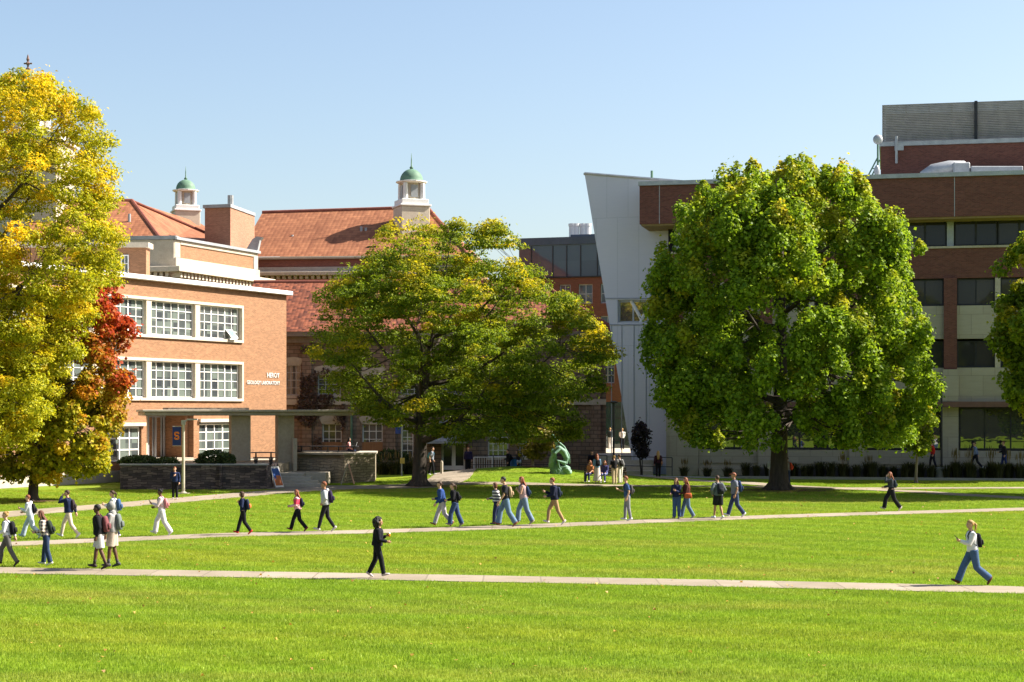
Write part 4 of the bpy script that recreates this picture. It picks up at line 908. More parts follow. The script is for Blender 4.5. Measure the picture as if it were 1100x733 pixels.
mb = MB(); K.box(mb, K.u(315.6), K.u(320.2), 0.72, 2.75, -.66, -.3); mb.build('pylon', M_CONCL, can, bevel=.02)

# podium: rubble wall with planting on top, steps, terrace walls
pw = wempty('podium_wall', (-18, 99.5, 0), 0, 'low dark rubble stone wall below the entrance of the tan brick building', 'wall')
x0, x1 = DX(129, 99.5), DX(286.5, 99.5); ztp = DZ(500, 99.5)
mb = MB(); mb.box(x0, x1, 99.5, 99.95, -.1, ztp); mb.box(x0, x0 + .45, 99.951, 106.5, -.1, ztp); mb.box(x1 - .45, x1, 99.951, 104.5, -.1, ztp); mb.box(DX(236, 99.5), DX(239, 99.5), 99.3, 99.49, -.1, ztp); mb.build('stonework', M_RUB, pw)
mb = MB(); mb.box(x0 - .04, x1 + .04, 99.44, 100.02, ztp + .002, ztp + .07); mb.build('cap', M_LEAD, pw)
mb = MB(); mb.prism([(x0 + .45, 99.96), (x1 - .45, 99.96), (x1 - .45, 103.3), (-13.6, 107), (-13.6, 116), (-19.4, 120), (-24.2, 109.8)], 0.5, 1.3); tag(mb.build('terrace', M_CONC), kind='structure')
st = wempty('steps', (DX(315, 103), 103, 0), 0, 'broad pale concrete steps rising to the canopy beside the sandwich board', 'steps')
xa = DX(287, 102.5); mb = MB(); 
for i in range(4):
    mb = MB(); mb.box(xa - .0, DX(350 - i * 4, 103) - i * .25, 102.6 + i * .55, 107 if i == 3 else 102.6 + (i + 1) * .55 + .02, -.02, 0.2 + i * .18); mb.build('step', M_CONCL, st, bevel=.015)
mb = MB(); mb.box(xa, DX(352, 106), 104.83, 112, -.02, .735); tag(mb.build('landing', M_CONCL), kind='structure')
tw = wempty('terrace_wall', (-10, 106, 0), 0, 'low pale rubble stone wall with a concrete top at the right end of the terrace', 'wall')
pA = (DX(318, 109.0), 109.0); pB = (DX(370, 107.6), 107.6); pC = (DX(403, 109.2), 109.2); pD = (DX(404, 114), 114.0); z1 = 1.75
T1 = Fac(pA, pB); mb = MB(); T1.box(mb, 0, T1.len, -.1, z1 - .25, -.5, 0); T2 = Fac(pB, pC); T2.box(mb, 0.0, T2.len, -.1, z1, -.5, 0.0); T3 = Fac(pC, pD); T3.box(mb, .01, T3.len, -.1, z1, -.5, 0.0); mb.build('stonework', M_RUBL, tw)
mb = MB(); mb.prism([(pA[0], pA[1] - .1), (pB[0] - .05, pB[1] - .1), (pC[0] + .1, pC[1] - .1), (pD[0] + .1, pD[1]), (pA[0], pD[1])], z1 + .003, z1 + .1); mb.build('cap', M_CONCL, tw)
mb = MB(); mb.prism([(pA[0], pA[1] + .5), (pB[0], pB[1] + .6), (pC[0] - .6, pC[1] + .5), (pD[0] - .6, pD[1]), (pA[0], pD[1])], z1 - .3, z1 - .01); mb.build('infill', M_CONC, tw)

# ---- 2. old stone building with the red tile roof (centre)
B = Fac((DX(258, 132), 132.0), (DX(651, 131), 131.0)); uB = B.u; bB = wempty('stone_building', (DX(450, 132), 132, 0), 0, 'old tan stone building with arched windows and a weathered red tile roof behind the locust', 'building')
ze = B.z(320, 362); holes = []; wins = []
def win(p0, p1, y0, y1, c, r, arch=False): 
    h = (uB(p0), uB(p1), B.z((p0 + p1) / 2, y1), B.z((p0 + p1) / 2, y0)); holes.append(h); wins.append((h, c, r))
for p0, p1 in ((306.5, 323), (341, 366), (385, 411), (430, 452), (474, 496), (524, 546)): win(p0, p1, 392 if p0 < 330 else 402, 424 if p0 > 330 else 425, 3, 4)
for p0, p1 in ((346, 367), (389, 411)): win(p0, p1, 455, 489, 3, 4)
for p0, p1 in ((431, 444), (524, 546), (556, 566)): win(p0, p1, 456, 491, 4 if p0 > 500 else 2, 5)
dh = (uB(474), uB(500), 0.05, B.z(487, 471)); holes.append(dh)
mb = MB(); B.wall(mb, 0, B.len, -.1, ze, holes, .5); Xb = B.xf; rl = B.len
mb.add([Xb(rl, -.5, -.1), Xb(rl, -14, -.1), Xb(rl, -14, ze), Xb(rl, -.5, ze)], [(0, 1, 2, 3)]); mb.build('wall', M_OLDB, bB)
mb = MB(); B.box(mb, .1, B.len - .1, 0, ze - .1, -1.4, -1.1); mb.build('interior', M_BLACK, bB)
mb = MB(); B.box(mb, -.2, B.len + .8, ze + .003, ze + .35, -13, 0.9); B.box(mb, -.2, B.len + .4, ze - .45, ze, -.1, 0.35); mb.build('eaves', noisy('weathered_eaves', (.16, .13, .10), (.25, .2, .16), 1, .9, .1), bB)
for (h, c, r) in wins:
    ww = B.window(bB, h[0], h[1], h[2], h[3], c, r, M_GREY if h[2] > 4 else M_WHITE, G_OLD, n=-.3, fw=.09, mw=.05, sill=.22, msill=M_LIME)
    # voussoirs: arched hood of stone over the opening
    am = MB(); cx = (h[0] + h[1]) / 2; rr_ = (h[1] - h[0]) / 2; n_ = 9; pr = []
    for i in range(n_ + 1):
        w_ = math.pi * i / n_; pr.append((cx - math.cos(w_) * rr_, h[3] - .05 + math.sin(w_) * rr_ * .35))
    for i in range(n_):
        (a, za_), (c_, zc_) = pr[i], pr[i + 1]
        q = [(a, za_), (c_, zc_), (cx + (c_ - cx) * 1.3, zc_ + .42), (cx + (a - cx) * 1.3, za_ + .42)]
        am.add([B.xf(u_, .05, z_) for u_, z_ in q] + [B.xf(u_, -.05, z_) for u_, z_ in q], [(0, 1, 2, 3), (7, 6, 5, 4), (0, 4, 5, 1), (1, 5, 6, 2), (2, 6, 7, 3), (3, 7, 4, 0)])
    am.add([B.xf(u_, .012, z_) for u_, z_ in pr], [tuple(range(len(pr)))[::-1]]); am.build('window_arch', M_LIME, bB)
mb = MB()
for px in (330, 374, 420, 459, 508, 552, 600, 640): B.box(mb, uB(px) - .35, uB(px) + .35, -.1, ze - .46, .001, .22)
mb.build('pilaster_strips', M_OLDB, bB)
mb = MB(); B.box(mb, -.1, B.len, B.z(400, 435), B.z(400, 429), .001, .26); mb.build('string_course', M_LIME, bB)
mb = MB(); mb.tube([B.xf(uB(378), .3, 0), B.xf(uB(378), .3, ze)], .09, 8); mb.build('downpipe', M_COPPER, bB)
# timber-boarded lower panels
for p0, p1 in ((346, 367), (389, 411)):
    mb = MB(); B.box(mb, uB(p0), uB(p1), B.z(p0, 493) - 1.2, B.z(p0, 475), -.2, -.02); mb.build('timber_panel', noisy('boarded_timber', (.22, .10, .045), (.32, .16, .07), 3, .7, .3, stretch=(3, 3, .3)), bB)
zr = DZ(303, 139); uR0 = uB(575)
mb = MB(); e0 = B.xf(-.3, .95, ze + .36); e1 = B.xf(B.len + .9, .95, ze + .36); r0 = B.xf(-.3, -7.2, zr); r1 = B.xf(uR0, -7.2, zr); e2 = B.xf(B.len + .9, -15, ze + .36); e3 = B.xf(-.3, -15, ze + .36)
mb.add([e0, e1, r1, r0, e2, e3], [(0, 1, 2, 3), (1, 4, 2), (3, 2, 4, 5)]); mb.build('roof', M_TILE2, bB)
mb = MB(); ridge(mb, r0, r1); ridge(mb, r1, e1, .13); mb.build('ridge_tiles', M_RIDGE, bB)
# entrance: white double doors under a curved lead canopy
dr = MB(); a, b_, c, d = dh; t = .16; mid = (a + b_) / 2
for q in ((a, a + t, c, d), (b_ - t, b_, c, d), (mid - .14, mid + .14, c, d), (a, b_, d - .2, d), (a, b_, c, c + .3)): B.box(dr, q[0], q[1], q[2] + .002 * (q[0] != a), q[3], -.35, -.27 + (.004 if q[0] == a and q[1] == b_ else 0))
dd = dr.build('door', M_WHITE, bB); mb = MB(); B.box(mb, a + .02, b_ - .02, c + .1, d - .05, -.40, -.36); mb.build('pane', G_DARK, dd); mb = MB(); mb.tube([B.xf(mid - .2, -.22, 1.0), B.xf(mid - .2, -.22, 1.5)], .03, 6); mb.build('handle', M_DARK, dd)
mb = MB(); k0, k1 = uB(456), uB(504)
arc = [(k0 + (k1 - k0) * i / 8, B.z(480, 474) + math.sin(math.pi * (i + .8) / 9.6) * 1.1) for i in range(9)]
mb.add([B.xf(u_, 1.6, B.z(480, 474)) for u_, z_ in arc] + [B.xf(u_, .02, z_ + .5) for u_, z_ in arc], [(i, i + 1, i + 10, i + 9) for i in range(8)]); B.box(mb, k0, k1, B.z(480, 474) - .16, B.z(480, 474) - .01, .02, 1.6); mb.build('door_canopy', M_LEAD, bB)
# ivy patches
def leaf_cloud(name, mat, parent, pts_fn, n, size, seed, narrow=.45, up=.4):
    rng = np.random.RandomState(seed); P = pts_fn(rng, n); n = len(P); nrm = rng.normal(size=(n, 3)) + np.array([0, -.3, up]); nrm /= np.linalg.norm(nrm, axis=1)[:, None]
    t = rng.normal(size=(n, 3)); t -= nrm * (t * nrm).sum(1)[:, None]; t /= np.linalg.norm(t, axis=1)[:, None]; s_ = np.cross(nrm, t); sz = size * rng.uniform(.6, 1.3, n)[:, None]
    V = np.stack([P - t * sz * .5, P + s_ * sz * narrow, P + t * sz * .5, P - s_ * sz * narrow], 1).reshape(-1, 3)
    me = bpy.data.meshes.new(name); me.from_pydata(V.tolist(), [], [(i * 4, i * 4 + 1, i * 4 + 2, i * 4 + 3) for i in range(n)])
    at = me.attributes.new('turn', 'FLOAT', 'POINT'); at.data.foreach_set('value', np.repeat(rng.normal(0, .1, n), 4).astype(np.float32)); me.materials.append(mat)
    o = bpy.data.objects.new(name, me); COL.objects.link(o)
    if parent: attach(o, parent)
    return o
M_IVY = leaf_mat('bare_ivy', (0.08, 0.05, 0.045), (0.20, 0.14, 0.11), (0.28, 0.12, 0.07), 0.6)
def ivy_pts(rng, n):
    out = []
    while len(out) < n:
        px = rng.uniform(306, 372); py = rng.uniform(372, 505); v = noise.noise((px * .05, py * .04, 2)) + (0.25 if 323 < px < 341 else 0) + (.2 if 424 < py < 452 else 0)
        if v < .05 + rng.rand() * .5 or any(h[0] < uB(px) < h[1] and h[2] < B.z(px, py) < h[3] for h in holes): continue
        out.append(B.xf(uB(px), rng.uniform(.24, .4), B.z(px, py)))
    return np.array(out)
iv = leaf_cloud('ivy', M_IVY, None, ivy_pts, 3600, .17, 4); tag(iv, 'half-bare brown ivy climbing the old stone wall right of the tan brick building', 'ivy')

# ---- 3. hall with the cupolas behind
bC = wempty('tiled_roof_hall', (-20, 160, 0), 0, 'large hall with bright orange clay tile roofs, white cornices and a brick chimney block behind', 'building')
C = Fac((DX(187, 140), 140.0), (DX(276, 152.5), 152.5)); uC = C.len
zpar = C.z(187, 257.5)
# right face: parapet with brick panels, cornice with dentils, brick wall
zc1, zc0 = C.z(187, 287), C.z(187, 301)
mb = MB(); C.box(mb, 0, uC, 0, zc0 - .2, -14, 0); C.box(mb, .8, uC - .7, zc1 + .75, zpar - .35, -.5, .02)
C.box(mb, -12, -.001, 0, zc0 - .2, -14, -.0015) if False else None
mb.build('wall', M_OBRICK, bC)
Cl = Fac((C.p.x - 14, C.p.y + 1.5), (C.p.x, C.p.y))     # short left face, turned away from the sun
mb = MB(); Cl.box(mb, 0, Cl.len - .01, 0, zc0 - .2, -12, -.01); mb.build('wall', M_SHBRICK, bC)
mb = MB(); C.box(mb, -.1, uC + .1, zc1 + .003, zc1 + .75, -.8, .25); C.box(mb, -.05, .8, zc1 + .75, zpar, -.8, .1); C.box(mb, uC - .7, uC + .05, zc1 + .75, zpar, -.8, .1); C.box(mb, .8, uC - .7, zpar - .35, zpar, -.6, .12)
Cl.box(mb, 0, Cl.len + .05, zc1 + .003, zpar, -.9, .15); mb.build('parapet', M_LIME, bC, bevel=.04)
mb = MB(); C.box(mb, -1.1, uC + 1.3, zc1 - .45, zc1, -.8, 1.15); C.box(mb, -.5, uC + .5, zc0 - .1, zc1 - .95, -.8, .35); Cl.box(mb, -.5, Cl.len + .3, zc1 - .452, zc1 - .002, -.8, 1.1); Cl.box(mb, -.5, Cl.len + .2, zc0 - .1, zc1 - .95, -.8, .3); mb.build('cornice', M_CREAM, bC, bevel=.04)
mb = MB(); n_ = 26
for i in range(n_):
    a = -.4 + (uC + .9) * i / n_; C.box(mb, a, a + .26, zc1 - .85, zc1 - .452, -.2, .85)
for i in range(30): a = i * Cl.len / 30; Cl.box(mb, a, a + .26, zc1 - .85, zc1 - .454, -.2, .8)
mb.build('dentils', M_CREAM, bC)
mb = MB(); Cl.box(mb, -.1, Cl.len + .2, zpar + .002, zpar + .3, -.9, .25); C.box(mb, -.1, uC + .15, zpar + .002, zpar + .22, -.8, .3); mb.build('coping', M_LEAD, bC)
# left wing hip roof
def PT(px, py, d): return (DX(px, d), d, DZ(py, d))
ap = PT(142, 216, 152); eL = PT(40, 262, 142.0); eC = PT(176, 262, 142.0); ap2 = PT(252, 255, 172); eR = PT(262, 268, 153.5)
rdg2 = PT(20, 214, 152); back = PT(215, 240, 175)
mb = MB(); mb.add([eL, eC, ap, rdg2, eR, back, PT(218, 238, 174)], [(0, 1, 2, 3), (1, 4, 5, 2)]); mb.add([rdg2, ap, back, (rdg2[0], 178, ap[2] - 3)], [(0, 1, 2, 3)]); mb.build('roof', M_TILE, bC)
mb = MB(); ridge(mb, eC, ap, .18); ridge(mb, ap, eR, .12); ridge(mb, rdg2, ap, .18); mb.build('ridge_tiles', M_RIDGE, bC)
# chimney block
H1 = Fac((DX(220, 150), 150.0), (DX(247.5, 149.3), 149.3)); H2 = Fac((DX(247.5, 149.3), 149.3), (DX(273.5, 156), 156.0)); zh1 = DZ(223, 149.3); zh0 = 14
mb = MB(); mb.prism([tuple(H1.p), tuple(H2.p), (DX(273.5, 156), 156.0), (DX(220, 150) + 1.2, 157.0)], zh0, zh1); mb.build('chimney', M_CHIM, bC)
mb = MB(); mb.prism([(H1.p.x - .15, H1.p.y - .15), (H2.p.x + .05, H2.p.y - .2), (DX(274.5, 156), 156.0), (DX(220, 150) + 1.2, 157.2)], zh1 + .003, zh1 + .28); mb.tube([(H2.p.x - .1, 150, zh1 + .2), (H2.p.x - .1, 150, zh1 + 1.1)], .25, 8); mb.build('chimney_cap', M_LEAD, bC)
# scroll-like pediment end
mb = MB(); q = [PT(262, 272, 152.2), PT(276, 272, 152.2), PT(279, 258, 152.2), PT(282, 255, 152.2), PT(276, 254, 152.2), PT(271, 257, 152.2)]
mb.add(q + [(a, b + .9, c) for a, b, c in q], [tuple(range(6)), tuple(range(6, 12))[::-1]] + [(i, i + 6, (i + 1) % 6 + 6, (i + 1) % 6) for i in range(6)]); mb.build('pediment_end', M_COPPER if False else M_LEAD, bC)
# right wing
Rw = Fac((DX(262, 160), 160.0), (DX(510, 157.6), 157.6)); uw = Rw.u; zE = Rw.z(350, 277.5)
mb = MB(); Rw.box(mb, 0, Rw.len, 0, zE - .05, -9, 0); mb.build('wall', M_SHBRICK, bC)
z_ = lambda py: Rw.z(350, py)
mb = MB(); Rw.box(mb, -.2, Rw.len + .3, z_(278.5), z_(276), -1, .45); Rw.box(mb, -.2, Rw.len + .2, z_(291), z_(287), -1, .3); Rw.box(mb, -.2, Rw.len + .7, z_(296.5), z_(292.6), -1, 1.0); mb.build('cornice', M_LIME, bC, bevel=.03)
mb = MB(); Rw.box(mb, -.2, Rw.len + .6, z_(292.5), z_(291.1), -1, .9); mb.build('gutter', M_LEAD, bC)
mb = MB()
for i in range(40): a = i * Rw.len / 40; Rw.box(mb, a, a + .28, z_(300), z_(296.6), -.2, .6)
mb.build('dentils', M_LIME, bC)
ra = Rw.xf(uw(273), -8.5, DZ(227, 168)); rb = Rw.xf(uw(443), -8.5, DZ(221.5, 165.5)); ea = Rw.xf(-.5, .4, z_(276) + .03); eb = Rw.xf(uw(503), .4, z_(276) + .03); eb2 = Rw.xf(uw(503), -18, z_(276)); ea2 = Rw.xf(-.5, -18, z_(276))
ra = Rw.xf(-.5, -8.5, DZ(228.0, 168))
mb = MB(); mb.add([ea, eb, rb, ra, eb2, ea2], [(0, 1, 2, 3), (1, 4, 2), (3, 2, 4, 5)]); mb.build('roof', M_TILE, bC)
mb = MB(); ridge(mb, ra, rb, .2); ridge(mb, rb, eb, .16); mb.build('ridge_tiles', M_RIDGE, bC)
for px, py in ((314, 259), (388, 250), (393, 251), (139, 237)):
    dpt = 163 if px > 200 else 147; p = PT(px, py, dpt); mb = MB(); mb.tube([(p[0], p[1], p[2] - .4), (p[0], p[1], p[2] + .55)], .12, 8); mb.box(p[0] - .35, p[0] + .35, p[1] - .3, p[1] + .3, p[2] - .45, p[2] - .25); mb.build('vent_pipe', M_LEAD, bC)
p = PT(401, 271, 160.3); mb = MB(); mb.box(p[0] - .5, p[0] + .5, p[1] - .6, p[1] + .8, p[2] - .4, p[2] + .5); mb.build('roof_hatch', M_DARK, bC)
def cupola(px, D, sc, ybase, label):
    x = DX(px, D); zb = DZ(ybase, D); r = empty('cupola', (x, D, zb), R(20), label, 'cupola', 'green-domed cupolas on the tiled roof')
    k = sc; b = MB(); b.box(-1.4 * k, 1.4 * k, -1.4 * k, 1.4 * k, -3 * k, 1.05 * k); b.build('base', M_CREAM, r, bevel=.04)
    b = MB(); b.box(-1.52 * k, 1.52 * k, -1.52 * k, 1.52 * k, 1.052 * k, 1.25 * k); b.box(-1.32 * k, 1.32 * k, -1.32 * k, 1.32 * k, 1.252 * k, 1.75 * k); b.build('base_moulding', M_WHITE, r, bevel=.04)
    b = MB(); b.lathe([(1.0 * k, 1.752 * k), (1.0 * k, 3.3 * k)], seg=8); b.build('lantern', M_CREAM, r)
    for a in range(4):
        w = a * math.pi / 2 + math.pi / 4; b = MB(); b.lathe([(.26 * k, 1.755 * k), (.24 * k, 3.29 * k)], (1.18 * k * math.cos(w), 1.18 * k * math.sin(w), 0), 8); b.build('column', M_WHITE, r)
        w = a * math.pi / 2; b = MB(); c_, s_ = math.cos(w), math.sin(w)
        b.box(.93 * k, 1.01 * k, -.33 * k, .33 * k, 1.95 * k, 3.1 * k, xf=lambda x_, y_, z_: (x_ * c_ - y_ * s_, x_ * s_ + y_ * c_, z_)); b.build('louvre', M_LEAD, r)
    b = MB(); b.lathe([(1.3 * k, 3.302 * k), (1.5 * k, 3.42 * k), (1.5 * k, 3.5 * k), (1.15 * k, 3.56 * k)], seg=16); b.build('cornice', M_WHITE, r)
    b = MB(); b.lathe([(1.12 * k, 3.565 * k)] + [(1.1 * k * math.cos(t * math.pi / 16), (3.6 + 1.12 * math.sin(t * math.pi / 16)) * k) for t in range(8)] + [(.1 * k, 4.74 * k)], seg=20); b.build('dome', M_COPPER, r, smooth=True)
    b = MB(); b.lathe([(.14 * k, 4.72 * k), (.2 * k, 4.85 * k), (.07 * k, 5.0 * k), (.05 * k, 5.6 * k), (.012 * k, 6.25 * k)], seg=8); b.build('finial', M_COPPER, r, smooth=True)
    return r
cupola(442, 163.5, 0.97, 235, 'green-domed cupola at the right end of the tiled roof, nearest the locust tree')
cupola(199.5, 172, 0.86, 238, 'green-domed cupola behind the tiled roof, just left of the brick chimney block')
# far-left lantern tower, seen over the golden tree
tx = DX(30, 150); tw_ = empty('lantern_tower', (tx, 150, 0), 0, 'domed tower with an ornate finial rising behind the top of the golden locust tree', 'tower')
zt_ = DZ(93, 150); b = MB(); b.box(-3.2, 3.2, -3.2, 3.2, 0, zt_ - 4.9); b.build('shaft', M_LIME, tw_)
b = MB(); b.box(-3.5, 3.5, -3.5, 3.5, zt_ - 4.898, zt_ - 4.3); b.build('moulding', M_WHITE, tw_, bevel=.05)
b = MB(); b.lathe([(1.5, zt_ - 4.298), (1.5, zt_ - .5)], seg=8); b.build('lantern', M_CREAM, tw_)
for a in range(8):
    w = a * math.pi / 4; b = MB(); b.lathe([(.2, zt_ - 4.29), (.18, zt_ - .51)], (1.75 * math.cos(w), 1.75 * math.sin(w), 0), 8); b.build('column', M_WHITE, tw_)
b = MB(); b.lathe([(1.9, zt_ - .498), (2.15, zt_ - .3), (1.4, zt_ - .15)], seg=16); b.build('cornice', M_WHITE, tw_)
b = MB(); b.lathe([(1.35 * math.cos(t * math.pi / 16), zt_ - .15 + 1.5 * math.sin(t * math.pi / 16)) for t in range(8)] + [(.12, zt_ + 1.4)], seg=20); b.build('dome', M_COPPER, tw_, smooth=True)
b = MB(); b.lathe([(.1, zt_ + 1.38), (.2, zt_ + 1.5), (.06, zt_ + 1.65), (.1, zt_ + 1.8), (.24, zt_ + 1.95), (.08, zt_ + 2.1), (.14, zt_ + 2.3), (.03, zt_ + 2.7)], seg=8); b.box(-.35, .35, -.04, .04, zt_ + 1.88, zt_ + 2.0); b.build('finial', noisy('old_bronze', (.12, .07, .06), (.2, .12, .1), 3, .6), tw_)

# ---- 4. modern red brick and dark glass block far behind
D4 = 175.0; bD = wempty('modern_block', (DX(610, D4), D4, 0), 0, 'far red brick block with dark glass upper storeys and four pale roof flues', 'building')
Q = Fac((DX(560, D4), D4), (DX(700, D4 - 4), D4 - 4)); q = Q.u; zq = lambda py: Q.z(620, py)
hs_ = [(q(a), q(b_), zq(326.5), zq(305.5)) for a, b_ in ((601, 613), (621.5, 636.5), (645, 660))] + [(q(a), q(b_), zq(372), zq(340)) for a, b_ in ((601, 613), (621.5, 636.5), (645, 660))] + [(q(a), q(b_), zq(412), zq(386)) for a, b_ in ((621.5, 636.5), (645, 660), (668, 683))]
M_ORB = brick_mat('modern_red_brick', (0.17, 0.052, 0.032), (0.22, 0.070, 0.042), (0.16, 0.08, 0.06), dirt=.2, dirtc=(.8, .8, .8))
mb = MB(); Q.wall(mb, 0, Q.len, 0, zq(297.5), hs_, .4); Q.box(mb, 0, Q.len, 0, zq(297.5), -14, -1); mb.build('wall', M_ORB, bD)
for h in hs_: Q.window(bD, h[0], h[1], h[2], h[3], 2, 2 if h[2] > 10 else 3, M_GREY, G_TINT, n=-.25, fw=.1, mw=.08)
mb = MB(); Q.box(mb, -.4, Q.len, zq(297), zq(262), -12, -.5); mb.build('glass_storeys', G_TINT, bD)
mb = MB(); Q.box(mb, -.6, Q.len, zq(262) + .003, zq(254), -12, -.3); Q.box(mb, q(607), Q.len, zq(254) + .003, zq(252) + .2, -10, -2); mb.build('roof_band', noisy('slate_metal', (.06, .08, .11), (.08, .10, .14), 1, .6), bD)
mb = MB()
for a in (569, 592, 607, 622, 640): Q.box(mb, q(a), q(a) + .08, zq(297), zq(263), -.5, -.42)
Q.box(mb, 0, Q.len, zq(298.3), zq(296.9), -.5, .15); mb.build('glazing_bars', M_DARK, bD)
for k, px in enumerate((615, 618.5, 626.5, 631)):
    mb = MB(); p = (DX(px, 179), 179.0); zb0 = DZ(256, 179); z9 = DZ(240.5, 179); mb.lathe([(.36, zb0 - 2), (.36, z9 - .3), (.42, z9 - .25), (.42, z9)], (p[0], p[1], 0), 12); mb.build('flue', M_WHITE, bD, smooth=False)

# ---- 5. slanted pale metal building
bE = wempty('slanted_metal_building', (DX(700, 124), 124, 0), 0, 'pale blue-grey metal-clad building with a leaning sharp edge and one wide corner window', 'building')
S = Fac((DX(628, 125), 125.0), (DX(745, 122.5), 122.5)); su = S.u
def sp(px, py, n=0): return S.xf(su(px), n, S.z(px, py))
hx0, hx1, hz0, hz1 = 663.5, 711, 346.5, 322.5
out = [(628, 187), (743, 196.5), (743, 520), (683, 520)]
# wall in strips around the window opening
def edge(py): return 628 + (py - 187) * (683 - 628) / (520 - 187.0)
mb = MB(); th = -.6
def strip(q_):
    n = len(q_); vs = [sp(a, b_) for a, b_ in q_] + [sp(a, b_, th) for a, b_ in q_]; mb.add(vs, [tuple(range(n))[::-1], tuple(range(n, 2 * n))])
strip([(628, 187), (743, 196.5), (743, hz1), (edge(hz1), hz1)]); strip([(edge(hz1), hz1), (hx0, hz1), (hx0, hz0), (edge(hz0), hz0)]); strip([(hx1, hz1), (743, hz1), (743, hz0), (hx1, hz0)]); strip([(edge(hz0), hz0), (743, hz0), (743, 517), (edge(517), 517)])
# leaning side, top, reveals
mb.add([sp(628, 187), sp(edge(517), 517), sp(edge(517), 517, -9), sp(628, 187, -9)], [(0, 1, 2, 3)]); mb.add([sp(628, 187), sp(743, 196.5), sp(743, 196.5, -9), sp(628, 187, -9)], [(3, 2, 1, 0)]); mb.add([sp(743, 196.5, 0), sp(743, 517, 0), sp(743, 517, -9), sp(743, 196.5, -9)], [(3, 2, 1, 0)])
for a, b_ in (((hx0, hz1), (hx1, hz1)), ((hx1, hz1), (hx1, hz0)), ((hx1, hz0), (hx0, hz0)), ((hx0, hz0), (hx0, hz1))): mb.add([sp(*a), sp(*b_), sp(*b_, th), sp(*a, th)], [(0, 1, 2, 3)])
mb.build('wall', M_METALW, bE)
mb = MB(); mb.tube([sp(628, 186.4), sp(743, 195.9)], .1, 6); mb.tube([S.xf(su(628) + .0, 0, S.z(628, 187)), S.xf(su(628), -9, S.z(628, 187))], .1, 6); mb.build('edge_trim', M_GREY, bE)
wf = S.window(bE, su(hx0), su(hx1), S.z(690, hz0), S.z(690, hz1), 3, 1, M_GREY, glass_mat('corner_glass', (.10, .05, .03), (.16, .14, .13), (2.5, 3), .22), n=-.3, fw=.12, mw=.12)
mb = MB(); mb.tube([S.xf(su(677), -.25, S.z(690, hz1)), S.xf(su(690), -.25, S.z(690, hz0))], .12, 6); mb.tube([S.xf(su(699), -.25, S.z(690, hz1)), S.xf(su(687), -.25, S.z(690, hz0))], .12, 6); mb.build('brace', M_WHITE, wf)
mb = MB()
for py in (320.8, 349.0): mb.tube([sp(edge(py), py, .02), sp(743, py, .02)], .05, 5)
for px in (657, 668, 681, 694): mb.tube([sp(px, 349, .02), sp(px, 516, .02)], .03, 5)
mb.build('panel_joints', noisy('joint_grey', (.28, .29, .33), (.32, .33, .37), 2, .6), bE)
mb = MB(); p = sp(689, 193, -3); mb.tube([(p[0], p[1], p[2] - .6), (p[0], p[1], p[2] + 1.0)], .09, 8); mb.build('vent_pipe', M_COPPER, bE)

# dark green glazed lobby between the buildings, reached by lit steps
gl = wempty('green_glass_wall', (DX(662, 150), 150, 0), 0, 'dark green glass wall at the end of the gap between the stone and metal buildings', 'building')
Gq = Fac((DX(640, 150), 150.0), (DX(700, 150), 150.0)); mb = MB(); Gq.box(mb, 0, Gq.len, 0, Gq.z(660, 432), -6, -.05); mb.build('glazing', glass_mat('green_glass', (.004, .03, .017), (.006, .042, .024), (1.2, 1.0), .05), gl)
mb = MB()
for k in range(5): z = Gq.z(660, 432) * (k + 1) / 5.5; Gq.box(mb, 0, Gq.len, z, z + .06, -.05, .03)
mb.build('glazing_bars', M_DARK, gl)
mb = MB(); mb.box(DX(640, 132), DX(700, 132), 124, 149, 0.0, 1.3); mb.box(DX(640, 124) + .8, DX(700, 124), 122.6, 124, .0, 1.0); mb.box(DX(640, 122) + .8, DX(700, 122), 121.2, 122.6, .0, .7); mb.box(DX(640, 121) + .8, DX(700, 121), 119.8, 121.2, .0, .35); tag(mb.build('plaza', M_CONCL), kind='structure')

# ---- 6. dark brick building on the right
G = Fac((DX(687, 120.0), 120.0), (DX(1100, 114.3), 114.3)); G = Fac(tuple(G.p), tuple(G.p + G.d * 40)); gu = G.u
bG = wempty('dark_brick_building', (DX(900, 115), 115, 0), 0, 'long dark red brick building with concrete bands, ribbon windows and a louvred rooftop screen', 'building')
zg_ = lambda py: G.z(1024, py) * 1.0
uend = G.len; u0 = gu(712)
yb = dict(top=190.0, band=232.8, w3t=236, w3b=262, b2=264.5, w2t=297, w2b=327, p2=363, w1t=365, w1b=394.5, p1=431.5, sof=437.5, gt=440, gb=484.5)
Z = {k: zg_(v) for k, v in yb.items()}
piers = [gu(724) + (gu(1024) - gu(922.5)) * k for k in range(7)]
mb = MB(); G.box(mb, 0, uend, Z['band'], Z['top'], -14, 0.0)                # top band, cantilevered at the left
mb.build('parapet_band', M_DBRICK, bG)
mb = MB(); G.box(mb, -.08, uend, Z['top'] + .003, Z['top'] + .28, -14.1, .14); mb.build('coping', M_GREY, bG)
mb = MB(); G.box(mb, .1, uend, Z['band'] - .12, Z['band'] - .003, -13, -.1); mb.build('soffit', M_SOFFIT, bG)
rec = -1.6
mb = MB(); G.box(mb, u0, uend, Z['w2t'], Z['b2'], -13, rec + .0); 
for p in piers: G.box(mb, p - .42, p + .42, Z['w1b'] - .1, Z['w2t'] - .003, rec - .6, rec + .25)
G.box(mb, u0, u0 + 2.2, Z['w1b'], Z['w2t'] - .002, -13, rec - .02); mb.build('wall', M_DBRICK, bG)
mb = MB(); G.box(mb, u0 - .05, uend, Z['b2'] + .003, Z['b2'] + .14, -12, rec + .12); mb.build('window_ledge', M_LIME, bG)
